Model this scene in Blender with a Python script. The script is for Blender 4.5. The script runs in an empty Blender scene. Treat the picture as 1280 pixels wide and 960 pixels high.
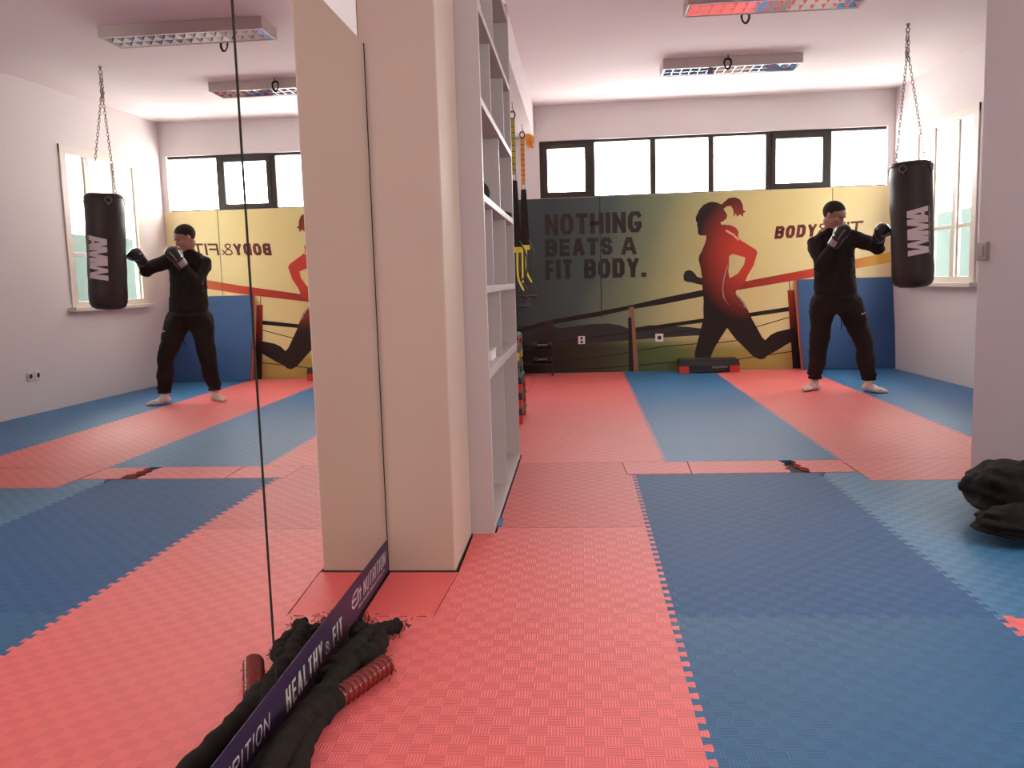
import bpy, bmesh, math, random
from mathutils import Vector, Matrix, noise
from mathutils.geometry import tessellate_polygon
from math import sin, cos, pi, radians, tan, atan2, sqrt
random.seed(7)
S = bpy.context.scene
COL = S.collection

# ------------------------------------------------------------------ camera
cam_d = bpy.data.cameras.new('camera'); cam = bpy.data.objects.new('camera', cam_d); COL.objects.link(cam)
cam_d.sensor_width = 36.0; cam_d.lens = 1078.485/1280*36; cam_d.clip_start = .02; cam_d.clip_end = 100
Rv = Vector((0.9965293, 0.07802772, -0.02900033)); Uv = Vector((0.01937373, 0.1214159, 0.99241263)); Fv = Vector((-0.0809568, 0.98953012, -0.11948281))
M = Matrix((Rv, Uv, -Fv)).transposed().to_4x4(); M.translation = Vector((0, 0, 1.0808)); cam.matrix_world = M
S.camera = cam
# ------------------------------------------------------------------ world, lamps, exposure
world = bpy.data.worlds.new('overcast_sky'); S.world = world; world.use_nodes = True
wn = world.node_tree.nodes; bg = wn['Background']
bg.inputs[0].default_value = (1.0, .97, .95, 1); bg.inputs[1].default_value = 5.0
S.view_settings.view_transform = 'Standard'; S.view_settings.look = 'None'
S.view_settings.gamma = 1.0; S.view_settings.use_curve_mapping = False
S.view_settings.exposure = 2.05

WA = radians(-1.2546); WY = 9.9181; RA = radians(-2.6481); XR = 3.8641
LW = -.765                                   # plane of the left wall
CZ = 2.999; SOF = 2.67
def wallx(y): return XR + tan(RA)*y
def wp(u, z, out=0.0):                        # point on the back wall, x = u
    return Vector((u, WY + tan(WA)*u - out, z))
def rp(y, z, out=0.0):
    return Vector((wallx(y) - out, y, z))
def portal(loc, rot, sx, sy):
    d = bpy.data.lights.new('window_portal', 'AREA'); d.shape = 'RECTANGLE'; d.size = sx; d.size_y = sy
    d.cycles.is_portal = True
    o = bpy.data.objects.new('window_portal', d); COL.objects.link(o); o.location = loc; o.rotation_euler = rot
portal((1.44, WY+.12, 2.29), (radians(-90), 0, WA), 3.9, .7)
portal((wallx(8.67)+.14, 8.67, 1.70), (0, radians(90), 0), 1.6, 1.35)
portal((wallx(1.2)+.2, 1.2, 1.8), (0, radians(90), 0), 1.5, 2.2)

# ------------------------------------------------------------------ materials
def srgb(r, g, b):
    f = lambda c: (c/255/12.92) if c/255 <= .04045 else ((c/255+.055)/1.055)**2.4
    return (f(r), f(g), f(b), 1)
MATS = {}
def mat(name, col, rough=.6, metal=0, spec=.5, **kw):
    if name in MATS: return MATS[name]
    m = bpy.data.materials.new(name); m.use_nodes = True; MATS[name] = m
    b = m.node_tree.nodes['Principled BSDF']
    b.inputs['Base Color'].default_value = col; b.inputs['Roughness'].default_value = rough
    b.inputs['Metallic'].default_value = metal; b.inputs['Specular IOR Level'].default_value = spec
    for k, v in kw.items(): b.inputs[k].default_value = v
    return m
def nd(m, t, **kw):
    n = m.node_tree.nodes.new(t)
    for k, v in kw.items(): setattr(n, k, v)
    return n
def lk(m, a, b): m.node_tree.links.new(a, b)
def mth(m, op, a, b=None, c=None):
    n = nd(m, 'ShaderNodeMath', operation=op)
    for i, v in enumerate((a, b, c)):
        if v is None: continue
        if hasattr(v, 'links'): lk(m, v, n.inputs[i])
        else: n.inputs[i].default_value = v
    return n.outputs[0]
def noisy(name, col, col2, scale=8, rough=.7, bump=.1, bscale=60, **kw):
    if name in MATS: return MATS[name]
    m = mat(name, col, rough, **kw); b = m.node_tree.nodes['Principled BSDF']
    tc = nd(m, 'ShaderNodeTexCoord'); n = nd(m, 'ShaderNodeTexNoise'); n.inputs['Scale'].default_value = scale; n.inputs['Detail'].default_value = 5
    lk(m, tc.outputs['Object'], n.inputs['Vector'])
    mx = nd(m, 'ShaderNodeMix', data_type='RGBA'); mx.inputs[6].default_value = col; mx.inputs[7].default_value = col2
    lk(m, n.outputs[0], mx.inputs[0]); lk(m, mx.outputs[2], b.inputs['Base Color'])
    n2 = nd(m, 'ShaderNodeTexNoise'); n2.inputs['Scale'].default_value = bscale; lk(m, tc.outputs['Object'], n2.inputs['Vector'])
    bp = nd(m, 'ShaderNodeBump'); bp.inputs['Strength'].default_value = bump; bp.inputs['Distance'].default_value = .01
    lk(m, n2.outputs[0], bp.inputs['Height']); lk(m, bp.outputs[0], b.inputs['Normal'])
    return m
def foam(name, c1, c2, rough=.46, spec=.38):
    m = mat(name, c1, rough, 0, spec); b = m.node_tree.nodes['Principled BSDF']
    tc = nd(m, 'ShaderNodeTexCoord'); sp = nd(m, 'ShaderNodeSeparateXYZ')
    ck = nd(m, 'ShaderNodeTexChecker'); ck.inputs['Scale'].default_value = 22
    ck.inputs['Color1'].default_value = (1, 1, 1, 1); ck.inputs['Color2'].default_value = (0, 0, 0, 1)
    off = nd(m, 'ShaderNodeMapping'); off.inputs['Location'].default_value = (.011, .009, .017)
    lk(m, tc.outputs['Object'], off.inputs[0]); lk(m, off.outputs[0], ck.inputs['Vector']); lk(m, off.outputs[0], sp.inputs[0])
    w = 22*6*2*pi
    sx = mth(m, 'SINE', mth(m, 'MULTIPLY', sp.outputs[0], w)); sy = mth(m, 'SINE', mth(m, 'MULTIPLY', sp.outputs[1], w))
    mxh = nd(m, 'ShaderNodeMix', data_type='FLOAT'); lk(m, ck.outputs[1], mxh.inputs[0]); lk(m, sx, mxh.inputs[2]); lk(m, sy, mxh.inputs[3])
    # rim between cells
    ex = mth(m, 'ABSOLUTE', mth(m, 'SUBTRACT', mth(m, 'FRACT', mth(m, 'MULTIPLY', sp.outputs[0], 22)), .5))
    ey = mth(m, 'ABSOLUTE', mth(m, 'SUBTRACT', mth(m, 'FRACT', mth(m, 'MULTIPLY', sp.outputs[1], 22)), .5))
    edge = mth(m, 'GREATER_THAN', mth(m, 'MAXIMUM', ex, ey), .462)
    h = mth(m, 'ADD', mth(m, 'MULTIPLY', mxh.outputs[0], .35), mth(m, 'MULTIPLY', edge, 1.6))
    bp = nd(m, 'ShaderNodeBump'); bp.inputs['Strength'].default_value = .55; bp.inputs['Distance'].default_value = .0012
    lk(m, h, bp.inputs['Height']); lk(m, bp.outputs[0], b.inputs['Normal'])
    ns = nd(m, 'ShaderNodeTexNoise'); ns.inputs['Scale'].default_value = 2.5; ns.inputs['Detail'].default_value = 4; lk(m, tc.outputs['Object'], ns.inputs['Vector'])
    fac = mth(m, 'ADD', mth(m, 'MULTIPLY', ck.outputs[1], .55), mth(m, 'MULTIPLY', ns.outputs[0], .45))
    mx = nd(m, 'ShaderNodeMix', data_type='RGBA'); mx.inputs[6].default_value = c1; mx.inputs[7].default_value = c2
    lk(m, fac, mx.inputs[0]); lk(m, mx.outputs[2], b.inputs['Base Color'])
    return m
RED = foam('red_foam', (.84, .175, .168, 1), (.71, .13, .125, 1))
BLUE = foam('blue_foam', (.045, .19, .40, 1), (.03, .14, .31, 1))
BLUEL = foam('sheen_lightened_blue_foam', (.065, .215, .39, 1), (.035, .145, .28, 1))  # brighter tone paints the sheen of a weave laid another way
BLUED = foam('sheen_dulled_blue_foam', (.033, .12, .28, 1), (.024, .085, .21, 1), .55, .25)  # weave-direction sheen put into the colour as a darker tone
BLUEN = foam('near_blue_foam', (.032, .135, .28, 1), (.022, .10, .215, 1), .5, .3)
RED2 = foam('sheen_darkened_red_foam', (.77, .14, .135, 1), (.63, .10, .10, 1))  # darker red stands in for how this tile's weave catches light
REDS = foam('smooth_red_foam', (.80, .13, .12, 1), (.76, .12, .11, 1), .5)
WALL = noisy('wall_paint', (.80, .745, .74, 1), (.76, .705, .70, 1), 1.5, .75, .05, 90)
CEIL = noisy('ceiling_paint', (.90, .81, .81, 1), (.87, .78, .79, 1), 1.0, .8, .04, 60)
PIL = noisy('warm_lit_pillar_paint', (.53, .41, .33, 1), (.48, .365, .29, 1), 2.5, .6, .05, 120)  # tan tint stands in for warm dim light on the front face
LAM = noisy('shelf_laminate', (.52, .465, .445, 1), (.49, .435, .42, 1), 3, .45, .02, 200)
BLACK = noisy('black_cloth', (.026, .020, .016, 1), (.034, .026, .021, 1), 30, .85, .25, 300, spec=.2)
BLEA = noisy('black_leather', (.028, .021, .017, 1), (.034, .026, .021, 1), 12, .42, .12, 60)
CHR = mat('chain_steel', (.30, .26, .23, 1), .35, .9)
WHITE = mat('white_plastic', (.85, .8, .78, 1), .4)
DARKF = noisy('dark_window_frame', (.028, .021, .016, 1), (.045, .033, .026, 1), 40, .5, .1, 80)
CREAM = mat('cream_window_frame', (.78, .72, .64, 1), .45)
SUB = noisy('subfloor', (.03, .022, .018, 1), (.05, .04, .03, 1), 10, .8)
ALU = mat('polished_aluminium', (.92, .9, .88, 1), .06, 1.0)
ENAM = mat('white_enamel', (.62, .54, .50, 1), .5)
PRINTW = mat('white_print', (.8, .72, .70, 1), .5)

def glassmat(name, rough, tint, a=.1):
    m = bpy.data.materials.new(name); m.use_nodes = True; t = m.node_tree; t.nodes.clear()
    o = t.nodes.new('ShaderNodeOutputMaterial'); mix = t.nodes.new('ShaderNodeMixShader')
    if rough == 0:
        tr = t.nodes.new('ShaderNodeBsdfTransparent'); tr.inputs[0].default_value = tint
    else:
        tr = t.nodes.new('ShaderNodeBsdfRefraction'); tr.inputs['Color'].default_value = tint; tr.inputs['Roughness'].default_value = rough; tr.inputs['IOR'].default_value = 1.02
    gl = t.nodes.new('ShaderNodeBsdfGlossy'); gl.inputs['Roughness'].default_value = .02 if rough == 0 else .25
    mix.inputs[0].default_value = a
    t.links.new(tr.outputs[0], mix.inputs[1]); t.links.new(gl.outputs[0], mix.inputs[2]); t.links.new(mix.outputs[0], o.inputs[0]); return m
GLASS = glassmat('clear_glass', 0, (.97, .97, .96, 1), .06)
FROST = glassmat('frosted_glass', .16, (.88, .93, .91, 1), .06)
MIRR = mat('mirror_silver', (.93, .92, .90, 1), 0.0, 1.0)

# ------------------------------------------------------------------ helpers
def tag(o, label=None, cat=None, group=None, kind=None):
    if label: o['label'] = label
    if cat: o['category'] = cat
    if group: o['group'] = group
    if kind: o['kind'] = kind
    return o
def thing(name, loc, label, cat, group=None):
    o = bpy.data.objects.new(name, None); COL.objects.link(o); o.location = loc; o.empty_display_size = .1
    return tag(o, label, cat, group)
def wloc(o):
    v = Vector((0, 0, 0))
    while o: v += Vector(o.location); o = o.parent
    return v
def obj(name, bm, m, parent=None, loc=None, smooth=False):
    """bmesh given in WORLD coordinates; origin at loc (things) or at the parent's origin (parts)"""
    o0 = wloc(parent) if parent else Vector(loc or (0, 0, 0))
    if parent and loc is not None: o0 = Vector(loc)
    bmesh.ops.translate(bm, verts=bm.verts, vec=-o0)
    me = bpy.data.meshes.new(name); bm.to_mesh(me); bm.free()
    for x in (m if isinstance(m, (list, tuple)) else [m]): me.materials.append(x)
    if smooth:
        for p in me.polygons: p.use_smooth = True
    o = bpy.data.objects.new(name, me); COL.objects.link(o)
    if parent: o.parent = parent; o.location = o0 - wloc(parent)
    else: o.location = o0
    return o
def NB(): return bmesh.new()
def box(bm, x0, y0, z0, x1, y1, z1, bev=0):
    return hexa(bm, [(x0,y0,z0),(x1,y0,z0),(x1,y1,z0),(x0,y1,z0),(x0,y0,z1),(x1,y0,z1),(x1,y1,z1),(x0,y1,z1)], bev)
def hexa(bm, P, bev=0):
    v = [bm.verts.new(p) for p in P]
    fs = [bm.faces.new([v[i] for i in q]) for q in ((3,2,1,0),(4,5,6,7),(0,1,5,4),(1,2,6,5),(2,3,7,6),(3,0,4,7))]
    if bev:
        es = list({e for f in fs for e in f.edges})
        bmesh.ops.bevel(bm, geom=es, offset=bev, segments=2, profile=.6, affect='EDGES')
    return v
def wbox(bm, u0, z0, u1, z1, out0, out1, bev=0):          # box against the back wall
    P = [wp(u0, z0, out1), wp(u1, z0, out1), wp(u1, z0, out0), wp(u0, z0, out0), wp(u0, z1, out1), wp(u1, z1, out1), wp(u1, z1, out0), wp(u0, z1, out0)]
    return hexa(bm, P, bev)
def rbox(bm, y0, z0, y1, z1, out0, out1, bev=0):          # box against the right wall (out = towards the room)
    P = [rp(y0, z0, out1), rp(y0, z0, out0), rp(y1, z0, out0), rp(y1, z0, out1), rp(y0, z1, out1), rp(y0, z1, out0), rp(y1, z1, out0), rp(y1, z1, out1)]
    return hexa(bm, P, bev)
def frame(a, b):
    d = (b-a).normalized(); n = d.orthogonal().normalized(); return d, n, d.cross(n)
def tube(bm, pts, r, n=10, closed=False, cap=True):
    pts = [Vector(p) for p in pts]; N = len(pts); rs = r if isinstance(r, (list, tuple)) else [r]*N
    d0 = (pts[1]-pts[0]).normalized(); nrm = d0.orthogonal().normalized(); rings = []
    for i, p in enumerate(pts):
        if closed: d = (pts[(i+1) % N]-pts[i-1])
        else: d = pts[min(i+1, N-1)]-pts[max(i-1, 0)]
        d.normalize(); nrm = (nrm - d*nrm.dot(d)).normalized(); b = d.cross(nrm)
        rings.append([bm.verts.new(p + (nrm*cos(2*pi*k/n)+b*sin(2*pi*k/n))*rs[i]) for k in range(n)])
    M_ = N if closed else N-1
    for i in range(M_):
        A, B = rings[i], rings[(i+1) % N]
        for k in range(n): bm.faces.new((A[k], A[(k+1) % n], B[(k+1) % n], B[k]))
    if cap and not closed:
        bm.faces.new(rings[0][::-1]); bm.faces.new(rings[-1])
def lathe(bm, prof, c=(0, 0, 0), n=32, axis=None):
    c = Vector(c); rings = []
    for r, z in prof: rings.append([bm.verts.new(c+Vector((r*cos(2*pi*k/n), r*sin(2*pi*k/n), z))) for k in range(n)])
    for A, B in zip(rings, rings[1:]):
        for k in range(n): bm.faces.new((A[k], A[(k+1) % n], B[(k+1) % n], B[k]))
    bm.faces.new(rings[0][::-1]); bm.faces.new(rings[-1])
def spline(pts, n=8):
    P = [Vector(p) for p in pts]; P = [2*P[0]-P[1]]+P+[2*P[-1]-P[-2]]; out = []
    for i in range(1, len(P)-2):
        for k in range(n):
            t = k/n; a, b, c, d = P[i-1], P[i], P[i+1], P[i+2]
            out.append(.5*((2*b)+(c-a)*t+(2*a-5*b+4*c-d)*t*t+(3*b-a-3*c+d)*t**3))
    out.append(P[-2]); return out
def flatpoly(bm, loops, f):
    tri = tessellate_polygon([[Vector((a, b, 0)) for a, b in l] for l in loops])
    vs = [bm.verts.new(f(a, b)) for l in loops for a, b in l]
    for t in tri:
        try: bm.faces.new([vs[i] for i in t])
        except ValueError: pass
# ---- stroke lettering (centre lines in a unit box)
c_ = .24
OCT = [(c_,0),(1-c_,0),(1,c_),(1,1-c_),(1-c_,1),(c_,1),(0,1-c_),(0,c_),(c_,0)]
GL = {
 'N': (.72, [[(0,0),(0,1)],[(0,1),(1,0)],[(1,0),(1,1)]]), 'O': (.72, [OCT]), 'T': (.66, [[(0,1),(1,1)],[(.5,1),(.5,0)]]),
 'H': (.72, [[(0,0),(0,1)],[(1,0),(1,1)],[(0,.5),(1,.5)]]), 'I': (.0, [[(.5,0),(.5,1)]]),
 'G': (.74, [[(1,.88),(.88,1),(c_,1),(0,1-c_),(0,c_),(c_,0),(1-c_,0),(1,c_),(1,.40),(.66,.40)]]),
 'B': (.70, [[(0,0),(0,1),(.8,1),(1,.85),(1,.65),(.8,.52),(0,.52)],[(.8,.52),(1,.38),(1,.15),(.8,0),(0,0)]]),
 'E': (.60, [[(1,1),(0,1),(0,0),(1,0)],[(0,.5),(.9,.5)]]), 'A': (.74, [[(0,0),(.38,1),(.62,1),(1,0)],[(.15,.3),(.85,.3)]]),
 'S': (.66, [[(1,.82),(.8,1),(.2,1),(0,.85),(0,.65),(.2,.53),(.8,.47),(1,.35),(1,.15),(.8,0),(.2,0),(0,.18)]]),
 'F': (.58, [[(1,1),(0,1),(0,0)],[(0,.5),(.9,.5)]]), 'D': (.70, [[(0,0),(0,1),(.75,1),(1,.8),(1,.2),(.75,0),(0,0)]]),
 'Y': (.74, [[(0,1),(.5,.45)],[(1,1),(.5,.45)],[(.5,.45),(.5,0)]]), '.': (.0, [[(.5,0),(.5,.02)]]),
 '&': (.72, [[(1,0),(.15,.78),(.2,.95),(.5,1),(.7,.85),(.6,.65),(.1,.35),(0,.15),(.2,0),(.6,0),(1,.4)]]),
 'U': (.70, [[(0,1),(0,c_),(c_,0),(1-c_,0),(1,c_),(1,1)]]), 'L': (.56, [[(0,1),(0,0),(1,0)]]),
 'R': (.70, [[(0,0),(0,1),(.8,1),(1,.85),(1,.62),(.8,.5),(0,.5)],[(.5,.5),(1,0)]]),
 'W': (1.1, [[(0,1),(.25,0),(.5,.95),(.75,0),(1,1)]]), 'M': (.95, [[(0,0),(.08,1),(.5,.15),(.92,1),(1,0)]]),
 'e': (.55, [[(1,.05),(.3,0),(0,.25),(0,.6),(.3,.9),(1,1)],[(0,.5),(.8,.5)]]), 'l': (.0, [[(.5,0),(.5,1)]]), 'i': (.0, [[(.5,0),(.5,.6)],[(.5,.85),(.5,.95)]]),
 't': (.35, [[(.5,.0),(.5,1)],[(0,.68),(1,.68)]]), ' ': (.2, []), 'V': (.74, [[(0,1),(.5,0),(1,1)]]),
}
def text_w(s, h, t, gap, sx): return sum(((GL[c][0]*h*sx)+t if c != ' ' else .35*h*sx)+gap for c in s)-gap
def letters(bm, s, h, t, f, width=None, gap=None, slant=0, sx=1.0, th=None):
    # strokes as mitred bands
    """draw text, f(a,b)->3D with a along the line, b up"""
    gap = t*.45 if gap is None else gap; th = th or t
    if width:
        for _ in range(20): sx *= 1+(width/text_w(s, h, t, gap, sx)-1)*.8
    a = 0
    for ch in s:
        if ch == ' ': a += .35*h*sx+gap; continue
        w, sts = GL[ch]; w = w*h*sx+t
        for st in sts:
            P = [Vector((a+t/2+x*(w-t), th/2+y*(h-th))) for x, y in st]
            closed = (P[0]-P[-1]).length < 1e-6
            if closed: P = P[:-1]
            n = len(P); L = []; R_ = []
            for i, p in enumerate(P):
                q0 = P[i-1] if (closed or i > 0) else None; q1 = P[(i+1) % n] if (closed or i < n-1) else None
                d0 = (p-q0).normalized() if q0 is not None else None; d1 = (q1-p).normalized() if q1 is not None else None
                if d0 is None: p = p-d1*th/2; d0 = d1
                if d1 is None: p = p+d0*th/2; d1 = d0
                n0 = Vector((-d0.y, d0.x)); n1 = Vector((-d1.y, d1.x)); mm = (n0+n1)
                mm = mm.normalized() if mm.length > 1e-4 else n0
                k = min(1/max(mm.dot(n0), .35), 1.9)
                tw = t if abs(mm.x) > abs(mm.y) else th
                L.append(p+mm*k*tw/2); R_.append(p-mm*k*tw/2)
            rng = range(n) if closed else range(n-1)
            vL = [bm.verts.new(f(min(max(v.x, a), a+w)+slant*v.y, min(max(v.y, 0), h))) for v in L]; vR = [bm.verts.new(f(min(max(v.x, a), a+w)+slant*v.y, min(max(v.y, 0), h))) for v in R_]
            for i in rng:
                j = (i+1) % n
                try: bm.faces.new((vL[i], vR[i], vR[j], vL[j]))
                except ValueError: pass
        a += w+gap
    return a

# ------------------------------------------------------------------ SETTING
b = NB(); box(b, LW-.02, -4.2, -.12, 4.4, 10.2, -.02); floor = tag(obj('floor', b, SUB), kind='structure')
b = NB(); box(b, -1.2, -4.2, CZ, 4.4, 10.3, CZ+.2); tag(obj('ceiling', b, CEIL), kind='structure')
# back wall with ribbon window opening u -.43..3.31, z 1.99..2.61
b = NB(); U0, U1, Z0, Z1 = -.43, 3.335, 1.985, 2.615
wbox(b, -1.2, -.02, 3.7, Z0, -.25, 0); wbox(b, -1.2, Z1, 3.7, CZ, -.25, 0); wbox(b, -1.2, Z0, U0, Z1, -.25, 0); wbox(b, U1, Z0, 3.7, Z1, -.25, 0)
wb = tag(obj('wall_back', b, WALL), kind='structure')
# right wall with two window openings
b = NB(); YA, YB, ZA, ZB = 8.04, 9.32, .945, 2.475; YC, YD, ZC, ZD = .1, 2.3, 1.05, 2.55
for (y0, z0, y1, z1) in ((-4.2, -.02, YC, CZ), (YC, -.02, YD, ZC), (YC, ZD, YD, CZ), (YD, -.02, YA, CZ), (YA, -.02, YB, ZA), (YA, ZB, YB, CZ), (YB, -.02, 9.95, CZ)): rbox(b, y0, z0, y1, z1, -.10, 0)
tag(obj('wall_right', b, WALL), kind='structure')
b = NB(); box(b, LW-.2, -4.2, -.02, LW, 10.2, CZ); tag(obj('wall_left', b, WALL), kind='structure')
b = NB(); box(b, -1.2, -4.4, -.02, 4.4, -4.2, CZ); tag(obj('wall_front', b, WALL), kind='structure')
b = NB(); box(b, LW+.001, -4.19, SOF, -.483, 9.9, CZ-.001); tag(obj('ceiling_beam', b, CEIL), kind='structure')
b = NB(); box(b, LW+.001, 3.11, -.019, -.487, 3.588, SOF-.001, .006)
pil = tag(obj('pillar_left', b, PIL), kind='structure')
b = NB(); box(b, LW+.004, 3.108, -.018, -.485, 3.589, .004); obj('base_joint', b, SUB, pil)
b = NB(); box(b, 2.0, 3.705, -.019, 2.46, 4.57, CZ-.001, .012); tag(obj('pillar_right', b, WALL), kind='structure')

# mirror-back window frame etc -------------------------------------------------
def window_back():
    w = thing('window_1', wp((U0+U1)/2, Z0), None, None); w['kind'] = 'structure'
    fr = []
    def bar(u0, z0, u1, z1, o0=-.09, o1=-.035, nm='frame_bar'):
        b = NB(); wbox(b, u0, z0, u1, z1, o0, o1, .003); obj(nm, b, DARKF, w)
    bar(U0, 2.585, U1, Z1); bar(U0, Z0, U1, 2.0)
    bar(U0, 2.0, -.385, 2.585)
    for u0, u1 in ((.122, .190), (.804, .865), (1.441, 1.501), (2.061, 2.125), (2.71, 2.762)): bar(u0, 2.0, u1, 2.585)
    # opening sashes at bay one and bay five
    for u0, u1 in ((-.385, .122), (2.125, 2.71)):
        for (a0, c0, a1, c1) in ((u0, 2.0, u1, 2.052), (u0, 2.53, u1, 2.585), (u0, 2.052, u0+.045, 2.53), (u1-.045, 2.052, u1, 2.53)): bar(a0, c0, a1, c1, -.08, -.02, 'sash_rail')
    edges = [(-.37, .10), (.19, .804), (.865, 1.441), (1.501, 2.061), (2.15, 2.68), (2.762, 3.33)]
    for u0, u1 in edges:
        b = NB(); wbox(b, u0-.005, 2.0, u1+.005, 2.585, -.067, -.063); obj('pane', b, GLASS, w)
    return w
window_back()
def window_right():
    w = thing('window_2', rp(8.68, ZA), None, None); w['kind'] = 'structure'
    def bar(y0, z0, y1, z1, o0, o1, nm='frame_bar', m=CREAM):
        b = NB(); rbox(b, y0, z0, y1, z1, o0, o1, .003); obj(nm, b, m, w)
    # cream casing proud of the wall
    bar(YA-.03, ZA-.0, YA+.06, ZB+.02, -.045, .015); bar(YB-.06, ZA, YB+.03, ZB+.02, -.045, .015)
    bar(YA-.03, ZB-.06, YB+.03, ZB+.02, -.046, .016); bar(YA+.03, ZA-.02, YB-.02, ZA+.05, -.046, .014)
    bar(YA-.08, ZA-.045, YB+.06, ZA-.005, -.1, .075, 'window_sill')
    for y0, y1 in ((8.40, 8.465), (8.885, 8.95)): bar(y0, ZA+.05, y1, ZB-.06, -.04, .012)
    for y0, y1 in ((YA+.06, 8.40), (8.465, 8.885), (8.95, YB-.06)):
        bar(y0, 1.44, y1, 1.475, -.035, -.010, 'sash_rail')
        bar(y0, ZA+.05, y0+.022, ZB-.06, -.034, -.012, 'sash_rail'); bar(y1-.022, ZA+.05, y1, ZB-.06, -.034, -.012, 'sash_rail')
        bar(y0+.02, ZA+.05, y1-.02, 1.442, -.026, -.022, 'pane', FROST); bar(y0+.02, 1.473, y1-.02, ZB-.06, -.026, -.022, 'pane', FROST)
    bar(8.48, ZA+.04, 8.50, 1.42, -.03, .005, 'sash_rail')
    w3 = thing('window_3', rp(1.2, ZC), None, None); w3['kind'] = 'structure'
    for y0, z0, y1, z1 in ((YC, ZC, YD, ZC+.06), (YC, ZD-.06, YD, ZD), (YC, ZC+.06, YC+.06, ZD-.06), (YD-.06, ZC+.06, YD, ZD-.06), (1.17, ZC+.06, 1.23, ZD-.06)):
        b = NB(); rbox(b, y0, z0, y1, z1, -.1, -.04); obj('frame_bar', b, CREAM, w3)
    for y0, y1 in ((YC+.06, 1.17), (1.23, YD-.06)):
        b = NB(); rbox(b, y0, ZC+.06, y1, ZD-.06, -.072, -.068); obj('pane', b, GLASS, w3)
window_right()
# low teal wall of the yard outside the right window
TEAL = noisy('yard_wall_paint', (.011, .022, .019, 1), (.016, .031, .027, 1), 3, .9)
b = NB(); box(b, 4.6, 6.4, -.1, 4.8, 15.0, 1.78); tag(obj('yard_wall', b, TEAL), kind='structure')

# ------------------------------------------------------------------ FOAM TILES
PT = 1/16; DT = .022
def edge_pts(L, toothed, teeth_off=0.0):
    """along 0..L, returns (s, d); baseline -DT/2, teeth to +DT/2"""
    if not toothed: return []
    out = []; n = int(round(L/PT))
    for i in range(n):
        c = (i+.5)*PT
        if c+.3*PT > L: break
        out += [(c-.20*PT, -DT/2), (c-.27*PT, DT/2*.72), (c-.22*PT, DT/2), (c+.22*PT, DT/2), (c+.27*PT, DT/2*.72), (c+.20*PT, -DT/2)]
    return out
TC = {}
def tile_mesh(pts, key):
    if key in TC: return TC[key]
    bm = bmesh.new(); vs = [bm.verts.new((x, y, 0)) for x, y in pts]; f = bm.faces.new(vs)
    f.normal_update()
    if f.normal.z < 0: f.normal_flip()
    r = bmesh.ops.inset_region(bm, faces=[f], thickness=.002, depth=0, use_even_offset=True)
    inner = set(f.verts)
    outer = [v for v in bm.verts if v not in inner]
    for v in outer: v.co.z = -.0035
    be = [e for e in bm.edges if len(e.link_faces) == 1]
    ex = bmesh.ops.extrude_edge_only(bm, edges=be)
    for g in ex['geom']:
        if isinstance(g, bmesh.types.BMVert): g.co.z = -.0195
    bmesh.ops.recalc_face_normals(bm, faces=bm.faces)
    bmesh.ops.triangulate(bm, faces=[f])
    me = bpy.data.meshes.new('foam_tile'); bm.to_mesh(me); bm.free(); me.materials.append(RED); TC[key] = me
    return me
NT = {id(RED): 'red foam tile', id(BLUE): 'blue foam tile', id(RED2): 'red foam tile with darker sheen painted in', id(BLUEN): 'mid blue foam tile', id(BLUEL): 'blue foam tile with brighter sheen painted in', id(BLUED): 'blue foam tile with duller sheen painted in', id(REDS): 'smooth red foam filler tile'}
def put_tile(me, x0, y0, m, dz=0):
    o = bpy.data.objects.new('foam_tile', me); COL.objects.link(o); o.parent = floor; o.location = (x0, y0, dz)
    o.material_slots[0].link = 'OBJECT'; o.material_slots[0].material = m; o['label'] = NT[id(m)]
    return o
def tile(x0, y0, w, h, m, L=1, R_=1, B=1, T=1, dz=0):
    key = (round(w, 3), round(h, 3), L, R_, B, T)
    xl = -DT/2 if L else .001; xr = w-DT/2 if R_ else w-.001; yb = -DT/2 if B else .001; yt = h-DT/2 if T else h-.001
    P = [(xl, yb)]
    P += [(s, d) for s, d in edge_pts(w, B)]; P.append((xr, yb))
    P += [(w+d, s) for s, d in edge_pts(h, R_)]; P.append((xr, yt))
    P += [(s, h+d) for s, d in edge_pts(w, T)][::-1]; P.append((xl, yt))
    P += [(d, s) for s, d in edge_pts(h, L)][::-1]
    put_tile(tile_mesh(P, key), x0, y0, m, dz)
def ptile(pts, m, dz=0, teeth=()):
    """custom outline; teeth = indices of edges (i -> i+1) that carry teeth at exact offset"""
    x0, y0 = pts[0]; P = []
    for i, (x, y) in enumerate(pts):
        P.append((x-x0, y-y0))
    put_tile(tile_mesh(P, ('c',)+tuple(map(tuple, pts))), x0, y0, m, dz)
XB, YA0 = .2738, 2.678
fr = [YA0-6+i for i in range(6)]         # y starts of rows up to 1.678
for y0 in fr:
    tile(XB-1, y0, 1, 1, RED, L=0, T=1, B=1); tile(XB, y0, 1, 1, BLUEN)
    near = y0 > 1.6
    tile(XB+1, y0, 1, 1, RED if near else BLUE)
    tile(XB+2, y0, 1, 1, BLUE if near else RED, R_=0)
    if y0 > -4.4: tile(XB+3, y0, wallx(y0)-.1-(XB+3), 1, BLUE, L=0, R_=0)
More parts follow.
